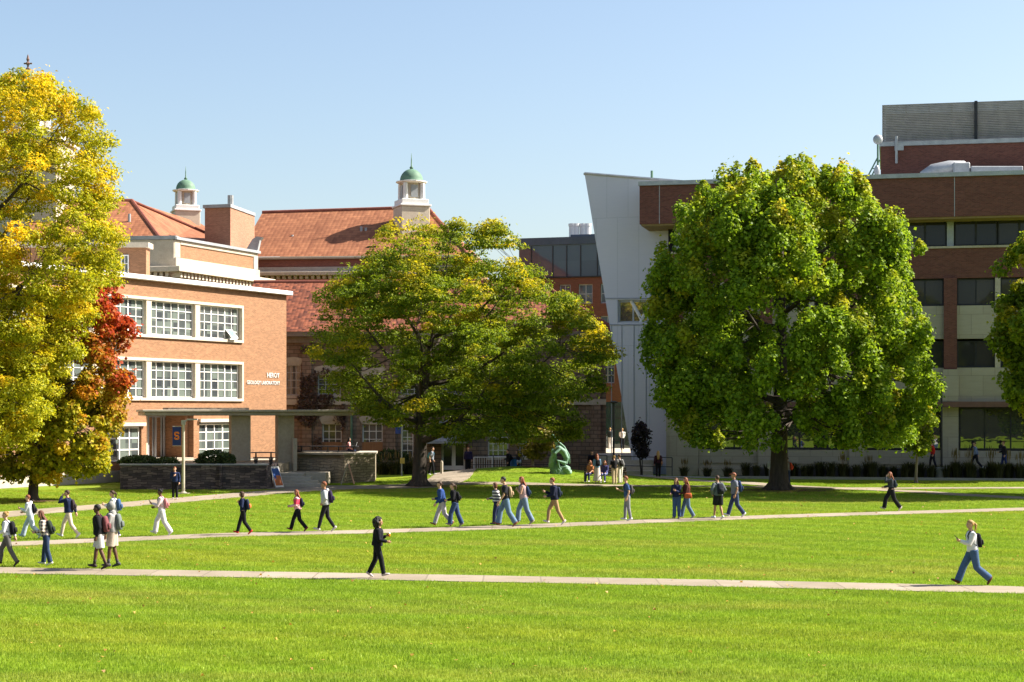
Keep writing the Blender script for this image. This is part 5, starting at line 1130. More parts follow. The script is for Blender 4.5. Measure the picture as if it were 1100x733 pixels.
# top ribbon windows
bay = piers[1] - piers[0]
for i, p in enumerate(piers[:-1]):
    for k in range(2):
        a = p + .25 + (bay - .5) * k / 2; b2_ = p + .25 + (bay - .5) * (k + 1) / 2
        G.window(bG, a + .02, b2_ - .02, Z['w3b'] + .05, Z['w3t'] + .2, 2, 1, M_DARK, G_DARK, n=rec - .5, fw=.08, mw=.14)
mb = MB()
for p in piers: G.box(mb, p - .22, p + .22, Z['b2'] + .145, Z['band'] - .13, rec - .8, rec - .3)
mb.build('ribbon_column', M_GREY, bG)
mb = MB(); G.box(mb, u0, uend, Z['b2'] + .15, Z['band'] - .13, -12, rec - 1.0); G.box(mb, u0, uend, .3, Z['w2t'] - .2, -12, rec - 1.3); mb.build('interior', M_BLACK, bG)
mb = MB()
for zt1, zb1 in ((Z['w2b'] - .003, Z['p2']), (Z['w1b'] - .003, Z['p1'])): G.box(mb, u0, uend, zb1, zt1, -4, rec + .02)
mb.build('spandrel', M_PANEL, bG)
for p in piers: mb = MB(); G.box(mb, p - .5, p + .5, Z['p1'] + .01, Z['w1b'] - .12, rec + .021, rec + .5); mb.build('pier_base', M_PANEL, bG)
mb = MB(); G.box(mb, u0, u0 + 2.2, 0, Z['w1b'] - .01, -13, rec + .03); mb.build('corner_pier', M_PANEL, bG)
for i, p in enumerate(piers[:-1]):
    for zt1, zb1 in ((Z['w2t'], Z['w2b']), (Z['w1t'] + .0, Z['w1b'])):
        m_ = p + bay / 2
        for a, b2_ in ((p + .43, m_ - .18), (m_ + .18, p + bay - .43)): G.window(bG, a, b2_, zb1 + .03, zt1 - .03, 2, 1, M_DARK, G_DARK, n=rec - .35, fw=.09, mw=.09)
        mb = MB(); G.box(mb, m_ - .17, m_ + .17, zb1, zt1 - .01, rec - .5, rec - .02); mb.build('mullion_post', M_LIME, bG)
mb = MB(); G.box(mb, u0, uend, Z['sof'], Z['p1'] - .003, -4, rec + .7); mb.build('string_course', noisy('brown_band', (.13, .07, .055), (.19, .10, .08), 2, .8), bG)
mb = MB(); G.box(mb, u0 + 2.21, uend, 0, Z['gb'] - .02, -4, rec - .1)
for p in piers: G.box(mb, p - .52, p + .52, 0, Z['sof'] - .003, -3.0, rec + .1)
mb.build('base_wall', M_PANEL, bG)
for i, p in enumerate(piers[:-1]): G.window(bG, p + .54, p + bay - .54, Z['gb'] + .02, Z['gt'] + .12, 3, 1, M_DARK, G_SHOP, n=rec - .4, fw=.12, mw=.1)
mb = MB(); G.box(mb, u0 + 2.3, uend, Z['gb'] - .95, Z['gb'] - .85, rec - .1, rec - .04); G.box(mb, u0 + 2.3, uend, 0, .5, rec - .095, rec + .25); mb.build('base_moulding', M_CONC, bG)
# rooftop: brick penthouse, louvred screen, ducts, mast
Pn = Fac((DX(946, 123), 123.0), (DX(1100, 121), 121.0)); Pn = Fac(tuple(Pn.p), tuple(Pn.p + Pn.d * 24)); pn = Pn.u; zp = lambda py: Pn.z(1000, py)
mb = MB(); Pn.box(mb, 0, Pn.len, Z['top'] - .5, zp(156), -12, 0); mb.build('penthouse_wall', M_DBRICK, bG)
mb = MB(); Pn.box(mb, -.1, Pn.len, zp(156) + .003, zp(151.5), -12, .12); mb.build('penthouse_coping', M_GREY, bG)
sc_ = MB(); zt0, zt1 = zp(149), zp(108.5)
for k in range(22): z = zt0 + (zt1 - zt0) * k / 22; Pn.box(sc_, .1, Pn.len, z, z + .085, -1.0, -.82)
sc_.build('louvre_screen', noisy('louvre_grey', (.24, .22, .215), (.32, .29, .28), 2, .5), bG)
mb = MB()
for k in range(14): u_ = .15 + k * 1.55; Pn.box(mb, u_, u_ + .1 + (.1 if k == 4 else 0), zt0 - .35, zt1, -1.25, -1.02 if k != 4 else -.6)
mb.build('screen_posts', M_DARK, bG)
for k in range(12):
    for j in range(2):
        mb = MB(); u_ = .8 + k * 1.72; zz0 = zt0 + .15 + j * (zt1 - zt0) * .5; Pn.box(mb, u_, u_ + 1.35, zz0, zz0 + (zt1 - zt0) * .5 - .45, -4.69, -3.0); mb.build('rooftop_plant', noisy('plant_beige', (.36, .32, .27), (.46, .41, .34), 1, .8), bG)
mb = MB(); Pn.box(mb, .35, Pn.len, zt0, zt1 - .06, -9, -4.7); mb.build('plant_room', noisy('plant_room_grey', (.14, .13, .13), (.19, .18, .17), 1, .8), bG)
mb = MB(); d_ = 118.3; P3 = lambda px, py, d=120.0: (DX(px, d), d, DZ(py, d))
mb.tube([P3(992, 191), P3(1003, 184), P3(1020, 180.5), P3(1036, 180)], [.45, .5, .5, .45], 10); mb.build('duct', M_GREY, bG, smooth=True)
a, b_ = P3(1022, 188), P3(1040, 175.5); mb = MB(); mb.box(a[0], b_[0], 119.4, 120.6, a[2], b_[2]); mb.build('duct_box', M_GREY, bG, bevel=.08)
a, b_ = P3(1040.5, 187), P3(1096, 180); mb = MB(); mb.box(a[0], b_[0], 119.3, 120.6, a[2], b_[2]); mb.build('air_handler', M_GREY, bG, bevel=.05)
ms = MB(); ms.tube([P3(943, 190, 121), P3(943, 150, 121)], .07, 8); ms.tube([P3(932, 190, 121), P3(943, 169, 121)], .05, 6); ms.tube([P3(936, 190, 121), P3(945, 172, 121)], .05, 6); ms.tube([P3(937, 181, 121), P3(941, 182, 121)], .04, 6); ms.build('mast', M_COPPER, bG)
c = P3(943, 150, 120.8); mb = MB(); mb.ball(c, (.34, .14, .34)); mb.build('dish', M_GREY, bG, smooth=True)
c = P3(942, 184, 120.8); mb = MB(); mb.ball(c, (.2, .12, .42)); mb.build('dish', M_GREY, bG, smooth=True)
mb = MB(); p = Pn.xf(pn(963), .25, 0)
mb.tube([(p[0], p[1], zp(175)), (p[0], p[1], zp(146))], .09, 6); mb.box(p[0] - .1, p[0] + .5, p[1], p[1] + .2, zp(161), zp(153)); mb.build('antenna', M_GREY, bG)
# vertical movement joints
mb = MB()
for px in (708, 1025): G.box(mb, gu(px), gu(px) + .04, Z['band'], Z['top'], .001, .006)
mb.build('movement_joint', M_GREY, bG)

# trees behind the camera and across the quad, which only the glass shows
# ------------------------------------------------------------------ raised walk and planting bed along the dark brick building
wk = Fac(G.xf(gu(800), .9, 0)[:2], G.xf(gu(800) + 30, .9, 0)[:2])
mb = MB(); wk.box(mb, 0, 30, 0, .62, -2.4, 0.0); tag(mb.build('raised_walk', noisy('walk_paving', (.07, .065, .06), (.10, .095, .085), .8, .9, .1)), kind='structure')
mb = MB(); wk.box(mb, -.6, 30, 0, .14, .02, 1.9); tag(mb.build('planting_bed', noisy('mulch', (.018, .013, .011), (.05, .036, .028), 5, 1, .8)), kind='structure')
mb = MB(); wk.box(mb, -.7, 30, 0, .17, 1.92, 2.06); tag(mb.build('kerb', noisy('kerb_concrete', (.26, .25, .23), (.33, .31, .29), 1, .9, .1)), kind='structure')
M_ORN = leaf_mat('ornamental_grass_blade', (0.03, 0.035, 0.012), (0.08, 0.08, 0.03), (0.15, 0.11, 0.05), .8, .3)
M_PLUME = leaf_mat('ornamental_grass_plume', (0.14, 0.10, 0.035), (0.24, 0.17, 0.06), (0.26, 0.18, 0.08), .8, .3)
def orn_grass(seed, h, plumes):
    rng = random.Random(seed); root = empty('plumed_reed', (0, 0, 0)); vs, fs = [], []
    for i in range(190):
        a = rng.uniform(0, 6.28); r = rng.uniform(0, .16); ln = h * rng.uniform(.45, .8); out = rng.uniform(.1, .5) * h * .6; w = .012
        x, y = r * math.cos(a), r * math.sin(a); dx, dy = -math.sin(a) * w, math.cos(a) * w; o_ = len(vs); ex, ey = math.cos(a), math.sin(a)
        for t, f in ((0, 1), (.5, .9), (.85, .6), (1, .05)):
            zz_ = ln * (t - .25 * t ** 3); px_, py_ = x + ex * out * t ** 2, y + ey * out * t ** 2; vs += [(px_ - dx * f, py_ - dy * f, zz_), (px_ + dx * f, py_ + dy * f, zz_)]
        fs += [(o_ + 2 * k, o_ + 2 * k + 1, o_ + 2 * k + 3, o_ + 2 * k + 2) for k in range(3)]
    me = bpy.data.meshes.new('blades'); me.from_pydata(vs, [], fs); me.materials.append(M_ORN); o = bpy.data.objects.new('blades', me); COL.objects.link(o); o.parent = root
    if plumes:
        mb = MB()
        for i in range(plumes):
            a = rng.uniform(0, 6.28); r = rng.uniform(0, .2) * h; z = h * rng.uniform(.85, 1.05); x, y = r * math.cos(a), r * math.sin(a)
            mb.tube([(x * .3, y * .3, .2), (x * .9, y * .9, z * .75), (x, y, z * .78), (x * 1.05, y * 1.05, z * .9), (x * 1.08, y * 1.08, z)], [.004, .004, .018, .014, .002], 5)
        mb.build('plumes', M_PLUME, root)
    return root
protos = {}
spots = []
for k in range(36):
    px = 806 + k * 9.6 + (k * 37 % 7) - 3; spots.append((px, .9 + .5 * ((k * 7) % 3 - 1)))
talls = [(906, 1.7), (934, 1.5), (1026, 2.0), (1041, 2.1), (1064, 2.0), (1082, 1.9), (1094, 1.9), (735, 1.3), (760, 1.25), (782, 1.3)]
lab_s = 'low dark clump of ornamental grass in the bed along the dark brick building'; lab_t = 'tall feathery clump of ornamental grass with tan plumes by the dark brick building'
for k, (px, hh) in enumerate(spots + talls):
    tall = k >= len(spots); key = ('t' if tall else 's') + str(k % 3)
    if key not in protos: o = protos[key] = orn_grass(k + 5, 1.0, 16 if tall else 0)
    else: o = copy_tree(protos[key])
    n_ = wk.n; uu = wk.u(px); q = wk.xf(uu, 1.0 + .35 * math.sin(k * 2.3) if px > 800 else .2, .12 if px > 800 else 0.0); o.location = q; o.rotation_euler = (0, 0, k * 1.7); s_ = (1.45 if tall else 1.6 + .25 * math.sin(k * 5)); o.scale = (s_, s_, hh * (.95 if tall else 1) if tall else s_)
    tag(o, lab_t if tall else lab_s, 'reed plant', 'tall plumed grasses in front of the dark brick building' if tall else 'low grasses in the bed of the dark brick building')

# ------------------------------------------------------------------ shrubs
def bush(name, label, px, D, w, h, dpt, mat, seed, n=2600, size=.12, z0=0):
    x = DX(px, D); 
    def f(rng, n):
        d = rng.normal(size=(n, 3)); d /= np.linalg.norm(d, axis=1)[:, None]; r = rng.uniform(.6, 1, n) ** .5
        nn = np.array([noise.noise((a * 2 + seed, b_ * 2, c * 2)) for a, b_, c in d]); r *= 1 + .35 * nn
        return np.stack([d[:, 0] * r * w / 2, d[:, 1] * r * dpt / 2, np.maximum(d[:, 2], -.5) * r * h * .6 + h * .42], 1)
    o = leaf_cloud(name, mat, None, f, n, size, seed); o.location = (x, D, z0 + ground_z(x, D)); tag(o, label, 'shrub'); return o
bush('shrub', 'dark evergreen shrub on the podium under the right ground-floor window', 228, 101.2, 2.0, .85, 1.2, M_SHRUB, 3, 2600, .12, 1.3)
bush('shrub', 'small dark evergreen shrub beside the first canopy pier', 242, 101.6, 1.1, .7, 1.0, M_SHRUB, 4, 1500, .12, 1.3)
bush('hedge', 'low green hedge on the podium left of the building entrance', 150, 101.6, 2.4, .6, 1.0, M_SHRUB, 5, 3200, .12, 1.25)
bush('shrub', 'low dark shrub on the podium below the entrance door', 178, 101.6, 1.7, .5, 1.0, M_SHRUB, 6, 1500, .12, 1.25)
def fountain_grass(px, D, h, seed, label):
    o = orn_grass(seed, 1.0, 8); o.name = 'arching_reed'; o.location = (DX(px, D), D, 0); o.scale = (h * 1.5, h * 1.5, h); tag(o, label, 'shrub')
for k, (px, D, h, lab) in enumerate(((412, 122.5, 1.6, 'left clump of the pale arching grass beside the pale stone terrace wall'), (425, 122, 1.75, 'middle clump of pale arching grass left of the blue-signed post'), (440, 123, 1.7, 'right clump of pale arching grass behind the blue-signed post'))):
    fountain_grass(px, D, h, 50 + k, lab)
bush('shrub', 'round green shrub behind the arching grass clumps by the stone building', 422, 124.5, 3.4, 1.7, 1.6, M_SHRUB, 9, 3400, .14)

# ------------------------------------------------------------------ street furniture
# lamp post with a banner
D = 94.0; x = DX(197, D); lp = empty('lamp_post', (x, D, 0), 0, 'grey lamp post with a blue banner bearing an orange letter', 'lamp post')
zt2 = DZ(456, D)
mb = MB(); mb.lathe([(.17, 0), (.17, .1), (.085, .14), (.075, zt2)], seg=12); mb.build('pole', M_CONCL, lp, smooth=False)
mb = MB(); mb.box(-.3, .3, -.3, .3, -.1, .06); mb.build('base', M_CONC, lp)
mb = MB(); mb.box(-.1, .1, -.08, .08, zt2 - .02, zt2 + .22); mb.tube([(.05, 0, zt2 + .1), (.22, 0, zt2 + .26), (.35, 0, zt2 + .26)], .035, 6); mb.box(.2, .75, -.12, .12, zt2 + .22, zt2 + .3); mb.build('lamp_head', M_GREY, lp)
bx0, bx1, bz0, bz1 = DX(185.3, D) - x, DX(194.5, D) - x, DZ(478.5, D), DZ(458.8, D)
mb = MB(); mb.box(bx0, bx1, -.012, .012, bz0, bz1); bn = mb.build('banner', noisy('banner_blue', (.018, .032, .14), (.024, .042, .17), 4, .8, .1), lp)
for z in (bz0 - .03, bz1 + .03): mb = MB(); mb.tube([(bx0, 0, z), (0, 0, z)], .018, 6); mb.build('banner_arm', M_GREY, lp)
# block S: an octagonal S drawn with thick bars
bc = (bx0 + bx1) / 2; sz = .2; zc = (bz0 + bz1) / 2 + .02; sm = MB(); T = .052; w_, h_ = .135, .21
S_ = [(w_, h_ - .14, w_ - .09, h_ - .14)] 
def bar(xa, xb, za, zb): sm.box(bc + xa, bc + xb, -.022, -.0125, zc + za, zc + zb)
bar(-w_ + .04, w_ - .04, h_ - .08, h_); bar(-w_, -w_ + .085, .02, h_ - .04 + .0); bar(w_ - .085, w_, .09, h_ - .04)
bar(-w_ + .04, w_ - .04, -.04, .04); bar(w_ - .085, w_, -h_ + .04, -.02); bar(-w_, -w_ + .085, -h_ + .04, -.09); bar(-w_ + .04, w_ - .04, -h_, -h_ + .08)
sm.build('block_letter', noisy('banner_orange', (.75, .20, .03), (.8, .23, .04), 4, .8), bn)

def aboard(px, D, label, h=1.15, wd=.75, rot=0.0, back=False):
    x = DX(px, D); r = empty('sandwich_board', (x, D, 0.05), rot, label, 'sign')
    for s_ in (1, -1):
        mb = MB(); y0, y1 = s_ * .42, s_ * .03; nx_ = .02
        def xf(a, b_, c, s_=s_, y0=y0, y1=y1): return (a, y0 + (y1 - y0) * c / h + b_, c)
        mb.box(-wd / 2, wd / 2, -.02, .02, .0, h, xf); pn_ = mb.build('panel', M_WHITE, r)
        if not back:
            mb = MB(); mb.box(-wd / 2 + .06, wd / 2 - .06, s_ * .021, s_ * .028, .1, h - .1, xf)
            m, nt, b = new_mat('poster'); co = texco(nt, 'Generated'); g_ = nt.nodes.new('ShaderNodeSeparateXYZ'); L(nt, co, g_.inputs[0]); nz = noise_tex(nt, co, 3.2, 2)
            a_ = N(nt, 'ShaderNodeMath', operation='ADD'); L(nt, g_.outputs[2], a_.inputs[0]); L(nt, nz, a_.inputs[1]); rp = ramp(nt, [(0, (.45, .12, .04)), (.95, (.5, .16, .06)), (1.0, (.05, .12, .35)), (1.3 if False else 1.0, (.04, .10, .32))]); L(nt, a_.outputs[0], rp.inputs[0]); L(nt, rp.outputs[0], b.inputs['Base Color'])
            mb.build('poster', m, pn_, uv=False)
    return r
aboard(294, 101.6, 'white sandwich board with a blue and orange poster at the foot of the steps', 1.18, .8, R(62))
# plain A-frame seen from the side
D = 106.2; x = DX(374, D); r = empty('trestle_sign', (x, D, .03), R(4), 'pale A-frame sign seen edge-on in front of the pale rubble terrace wall', 'sign')
for a, b_, c in ((-.42, -.03, M_CONCL), (.36, .03, noisy('pinkish_board', (.55, .3, .24), (.62, .36, .3), 4, .6))):
    mb = MB(); mb.tube([(a, -.3, 0), (b_, -.3, 1.22)], .035, 4); mb.tube([(a, .3, 0), (b_, .3, 1.22)], .035, 4); mb.tube([(b_, -.33, 1.2), (b_, .33, 1.2)], .03, 4)
    mb.tube([(a * .75, -.3, .3), (a * .75, .3, .3)], .02, 4); mb.build('frame', c, r)
# picnic table on the podium
def picnic(px, D, zg, label, w=1.5):
    x = DX(px, D); r = empty('picnic_table', (x, D, zg), 0, label, 'table'); m_ = M_DARK
    mb = MB(); mb.box(-w / 2, w / 2, -.38, .38, .72, .77); mb.build('tabletop', m_, r, bevel=.01)
    for s_ in (1, -1): mb = MB(); mb.box(-w / 2, w / 2, s_ * .72 - .14, s_ * .72 + .14, .42, .46); mb.build('seat', m_, r, bevel=.01)
    for s_ in (1, -1): mb = MB(); mb.tube([(s_ * w * .32, -.72, .42), (s_ * w * .32, -.3, .05), (s_ * w * .32, .3, .05), (s_ * w * .32, .72, .42)], .03, 6); mb.tube([(s_ * w * .32, -.25, .05), (s_ * w * .32, -.1, .72)], .03, 6); mb.tube([(s_ * w * .32, .25, .05), (s_ * w * .32, .1, .72)], .03, 6); mb.build('leg', m_, r)
    return r
picnic(283, 101.2, 1.3, 'dark metal picnic table on the podium between the two canopy piers', 1.35)
picnic(338, 111.0, 1.46, 'long dark picnic table on the terrace right of the canopy pylon', 2.6)
picnic(372, 110.6, 1.46, 'dark picnic table with a laptop on the terrace behind the pale rubble wall', 1.5)
mb = MB(); lx, ly, lz = DX(379.5, 110.4), 110.4, 1.46 + .772; mb.box(lx - .17, lx + .17, ly - .12, ly + .12, lz, lz + .02); l0 = mb.build('laptop', M_GREY); tag(l0, 'open silver laptop on the terrace picnic table in front of the seated person', 'laptop')
mb = MB(); mb.add([(lx + .16, ly - .12, lz + .02), (lx + .16, ly + .12, lz + .02), (lx + .24, ly + .12, lz + .24), (lx + .24, ly - .12, lz + .24), (lx + .175, ly - .12, lz + .02), (lx + .175, ly + .12, lz + .02), (lx + .255, ly + .12, lz + .24), (lx + .255, ly - .12, lz + .24)], [(0, 3, 2, 1), (4, 5, 6, 7), (0, 1, 5, 4), (1, 2, 6, 5), (2, 3, 7, 6), (3, 0, 4, 7)]); mb.build('screen', M_GREY, l0)
# sign post with blue plate and yellow box
D = 118.5; x = DX(431.5, D); r = empty('sign_post', (x, D, 0), 0, 'slim pale post with a small blue plate and a yellow box', 'sign post')
mb = MB(); mb.lathe([(.14, 0), (.14, .05), (.05, .06), (.05, DZ(456, D))], seg=10); mb.build('pole', M_GREY, r)
mb = MB(); mb.box(-.42, -.05, -.05, .0, DZ(466, D), DZ(459, D)); mb.build('plate', noisy('blue_plate', (.03, .05, .25), (.04, .07, .3), 4, .4), r); mb = MB(); mb.box(-.1, .2, -.15, -.052, DZ(498, D), DZ(492, D)); mb.build('box', noisy('yellow_box', (.6, .42, .1), (.7, .5, .14), 4, .5), r)
# bollard
x = DX(474.5, 112.5); r = empty('bollard', (x, 112.5, ground_z(x, 112.5) - .02), 0, 'short pale concrete bollard on the path left of the mound', 'bollard'); mb = MB(); mb.lathe([(.09, 0), (.09, .75), (.07, .8)], seg=10); mb.build('shaft', M_CONCL, r)
mb = MB(); mb.lathe([(.075, .8), (.075, .83), (.02, .87)], seg=10); mb.build('cap', M_CONCL, r)
# tall dark lamps
def lamp(px, D, top, label, base=False):
    x = DX(px, D); z1 = DZ(top, D); r = empty('street_lamp', (x, D, 0), 0, label, 'lamp post')
    mb = MB(); mb.lathe([(.11, .0), (.11, .5), (.07, .55), (.06, z1)], seg=10); mb.build('pole', M_DARK, r); mb = MB(); mb.lathe([(.05, z1), (.26, z1 + .06), (.28, z1 + .14), (.1, z1 + .2)], seg=12); mb.build('lamp_head', M_DARK, r, smooth=False)
    if base: mb = MB(); mb.lathe([(.42, -.02), (.42, .75), (.38, .8)], seg=16); mb.build('base', noisy('base_concrete', (.3, .29, .27), (.38, .36, .34), 2, .9), r)
lamp(659.2, 117.5, 434, 'tall black street lamp behind the bench in front of the green glass gap')
lamp(1011.5, 113.9, 419, 'tall dark street lamp on a concrete drum base before the dark brick building', True)
# railings
def railing(pts, h, label, mat, step=1.6, mids=(0.5,), name='railing', r_=.03, balus=0):
    r = wempty(name, (pts[0][0], pts[0][1], 0), 0, label, 'railing'); mb = MB(); zz_ = [q[2] if len(q) > 2 else ground_z(q[0], q[1]) for q in pts]; P = [Vector((q[0], q[1], z)) for q, z in zip(pts, zz_)]
    for f in (1.0,) + tuple(mids): mb.tube([p + Vector((0, 0, h * f)) for p in P], r_, 6)
    mb.build('rails', mat, r)
    for a, b_ in zip(P[:-1], P[1:]):
        n = max(1, int((b_ - a).length / step))
        for k in range(n + (1 if b_ is P[-1] else 0)): q = a.lerp(b_, k / n); mb = MB(); mb.tube([q - Vector((0, 0, .05)), q + Vector((0, 0, h))], r_, 6); mb.build('post', mat, r)
        if balus:
            mb = MB(); m_ = int((b_ - a).length / balus)
            for k in range(m_): q = a.lerp(b_, (k + .5) / m_); mb.tube([q + Vector((0, 0, .1)), q + Vector((0, 0, h))], .014, 4)
            mb.build('balusters', mat, r)
    return r
railing([(DX(509, 124), 124), (DX(549, 124), 124)], 1.15, 'white railing with close balusters under the big window of the stone building', M_WHITE, 1.3, (.12,), balus=.16)
railing([(DX(500, 123), 123), (DX(560, 122.6), 122.6), (DX(604, 122.4), 122.4)], 1.25, 'thin dark railing in front of the stone building behind the grass mound', M_DARK, 1.7)
railing([(DX(622, 122), 122), (DX(652, 122), 122)], 1.3, 'short dark railing against the shaded end of the stone building', M_DARK, 1.0)
railing([(DX(658, 119.6), 119.6), (DX(722, 119.4), 119.4)], 1.25, 'dark metal railing in front of the slanted pale metal building', M_DARK, 1.35)
# bench
D = 106.6; xl, xr = DX(627.5, D), DX(673, D); cx = (xl + xr) / 2; W = (xr - xl) / 2; r = empty('bench', (cx, D, ground_z(cx, D)), 0, 'long dark wooden bench with armrests where the group gathers right of the green sculpture', 'bench')
M_WOOD = noisy('weathered_wood', (.05, .04, .032), (.10, .08, .062), 3, .8, .4, stretch=(.4, 4, 4))
mb = MB()
for k in range(4): mb.box(-W, W, -.22 + k * .125, -.12 + k * .125, .43, .46)
mb.build('seat', M_WOOD, r)
mb = MB()
for k in range(3): mb.box(-W, W, .30 + k * .015, .33 + k * .015, .56 + k * .13, .65 + k * .13)
mb.build('backrest', M_WOOD, r)
for s_ in (-1, 0, 1):
    for y in (-.22, .27): mb = MB(); mb.box(s_ * (W - .04) - .035, s_ * (W - .04) + .035, y, y + .06, -.02, .429 if y < 0 else .92); mb.build('leg', M_WOOD, r)
for s_ in (-1, 1): mb = MB(); mb.box(s_ * (W - .04) - .04, s_ * (W - .04) + .04, -.26, .26, .64, .68); mb.box(s_ * (W - .04) - .03, s_ * (W - .04) + .03, -.24, -.19, .461, .639); mb.build('armrest', M_WOOD, r)
# bronze sculpture
D = 110.5; sx = DX(600, D); sg = ground_z(sx, D)
M_VERD = noisy('verdigris_bronze', (0.10, 0.20, 0.14), (0.24, 0.38, 0.29), 1.8, 0.7, 0.6)
zoff = DZ(511, D); k_ = D / F
def q(px, py, dy=0): return Vector(((px - 600) * k_, dy, (511 - py) * k_))
sc2 = empty('sculpture', (sx, D, sg - .02), 0, 'green bronze sculpture of a kneeling archer with one arm raised on a rough rock', 'sculpture')
mb = MB()
mb.tube([q(600, 513), q(600, 508), q(603, 503)], [(.56, .42), (.58, .40), (.42, .32)], 12); mb.ball(q(608, 507, -.1), (.30, .28, .3)); mb.ball(q(593.5, 500, .05), (.22, .30, .55)); mb.ball(q(595, 492, .05), (.20, .25, .42)); mb.ball(q(609, 509, .1), (.33, .3, .2))
rock = remesh(mb, 'rock', M_VERD, .035, sc2, 1)
for v in rock.data.vertices: v.co += Vector(noise.noise_vector(v.co * 5)) * .06 + Vector(noise.noise_vector(v.co * 13)) * .025
mb = MB()
mb.tube([q(607, 500), q(608.5, 494), q(605.5, 487.5), q(600, 483.5), q(597, 484)], [.15, .17, .20, .19, .12], 12)    # arched back
mb.ball(q(593.8, 486.5), (.13, .14, .16)); mb.tube([q(598, 485), q(594.5, 486)], .08, 8)                      # head
mb.tube([q(607, 500, -.1), q(599, 497, -.25), q(601, 507, -.25), q(597, 509, -.3)], [.15, .12, .085, .06], 10)         # front leg
mb.tube([q(607, 501, .12), q(604, 508, .15), q(611, 509, .2)], [.15, .11, .07], 10)
mb.tube([q(600, 484, .1), q(597.5, 478, .1), q(594.2, 470, .05), q(593, 466.8, .05)], [.11, .085, .06, .035], 10)    # raised arm
mb.tube([q(601, 485, -.12), q(596, 489, -.3), q(592.5, 493, -.3)], [.1, .075, .05], 10)
remesh(mb, 'figure', M_VERD, .025, sc2, 1)
mb = MB(); mb.tube([q(612, 500, .1), q(611, 491, .08), q(606, 482, .06), q(598, 475, .05), q(594, 468, .05)], [.05, .06, .06, .05, .035], 8); mb.build('bow', M_VERD, sc2, smooth=True)
# blue bin by the railing
x = DX(553.5, 120.8); r = empty('litter_bin', (x, 120.8, 0), 0, 'bright blue litter bin beside the dark railing in front of the stone building', 'bin')
mb = MB(); mb.lathe([(.30, 0.02), (.36, 1.15)], seg=14); mb.build('body', noisy('blue_plastic', (.02, .12, .35), (.03, .16, .42), 3, .5), r); mb = MB(); mb.lathe([(.38, 1.152), (.38, 1.2), (.2, 1.28)], seg=14); mb.build('lid', M_DARK, r)

# ------------------------------------------------------------------ people
NAVY = (.012, .018, .05); BLK = (.010, .010, .013); WHT = (.62, .60, .58); GRY = (.20, .20, .21); LG = (.42, .42, .42); DEN = (.07, .13, .26); LDEN = (.15, .21, .29); KHA = (.33, .21, .11); CRM = (.55, .46, .36); DDEN = (.025, .042, .09)
person('blonde person in a white top and grey trousers at the left edge', 8, 609.5, 553, 'L', hair='blonde', hs='bun', topc=(.55, .55, .6), botc=(.10, .095, .09), shoe=(.05, .035, .03), arms=('swing', 'low'), fem=True, pack=(BLK, 'black backpack on the blonde person at the left edge'))
person('red-haired person in a white hoodie and pale loose jeans striding on the middle path', 33, 579.5, 534, 'L', hair='red', topc=(.52, .54, .60), hs='hoodback', bottom='wide', botc=(.38, .44, .52), shoe=(.45, .5, .55), arms=('low', 'phone'), lean=.06, pack=(BLK, 'small black backpack on the person in the white hoodie and pale jeans', 'small'), stride=1.25)
person('person in a navy hoodie and cream trousers raising a hand to the face', 74, 579.5, 529, 'L', hair='brown', topc=NAVY, bottom='slim', botc=CRM, shoe=(.62, .58, .56), arms=('swing', 'face'), pack=((.03, .02, .025), 'black backpack on the person in navy hoodie and cream trousers', 'small'), stride=1.1)
person('dark-haired person in a plaid shirt and dark jeans looking at a phone', 50, 609, 552, 'L', hair='auburn', hs='long', topc=(.3, .3, .3), topm=stripes('plaid_shirt', (.5, .44, .36), (.05, .04, .05), 9, 2, plaid=True), bottom='jeans', botc=DDEN, shoe=(.6, .58, .56), arms=('low', 'low'), head=.7, lean=.08, fem=True, stride=.45, held=[('phone', -1, 'phone in the hands of the person in the plaid shirt')], pack=((.018, .025, .02), 'black-green backpack on the person in the plaid shirt'))
person('dark-skinned person in a black hoodie and pale grey shorts on the near path', 107, 613, 546, 'L', skin='dark', hair='black', topc=BLK, bottom='shorts', botc=(.48, .46, .46), shoe=(.03, .02, .018), arms=('swing', 'down'), stride=.6, pack=((.15, .05, .055), 'maroon-pink backpack on the person in black hoodie and grey shorts'))
person('hooded person in grey beside the person in the black hoodie', 121, 611, 543, 'L', skin='dark', hair='black', hs='hood', topc=(.26, .25, .24), bottom='shorts', botc=(.40, .33, .27), shoe=(.05, .05, .06), arms=('low', 'low'), stride=.35, lead=-1, pack=((.12, .14, .13), 'grey-green backpack on the hooded person in grey'))
person('person in a white top half hidden behind the hooded one', 123, 579, 530, 'L', hair='brown', hs='pony', topc=WHT, botc=NAVY, arms=('phone', 'phone'), head=.4, stride=.5, fem=True, pack=((.04, .08, .17), 'sky-blue and navy backpack on the white-topped person behind the hooded one'))
person('person with a dark bun in a white sweatsuit on the middle path', 174, 576.5, 528, 'L', skin='dark', hair='black', hs='bun', topc=(.62, .50, .50), bottom='wide', botc=(.62, .60, .58), shoe=(.7, .7, .7), arms=('low', 'phone'), fem=True, stride=1.05, held=[('phone', -1, 'phone held by the person in the white sweatsuit')], pack=((.45, .17, .18), 'pink backpack on the person in the white sweatsuit', 'small'))
person('person in a navy jacket and black trousers facing the camera beside the banner lamp post', 188, 537, 503, 'C', hair='red', topc=(.015, .025, .07), botc=BLK, arms=('chest', 'down'), shoe=(.35, .3, .3), stride=.15)
person('person in a navy jacket and black trousers with bright red shoes', 261.5, 575.2, 531, 'L', skin='tan', hair='brown', hs='bob', topc=NAVY, botc=BLK, shoe=(.55, .03, .03), arms=('strap', 'strap'), fem=True, stride=.95, pack=((.012, .018, .04), 'navy backpack with an orange pocket on the person with red shoes', 'big', (.65, .14, .05)))
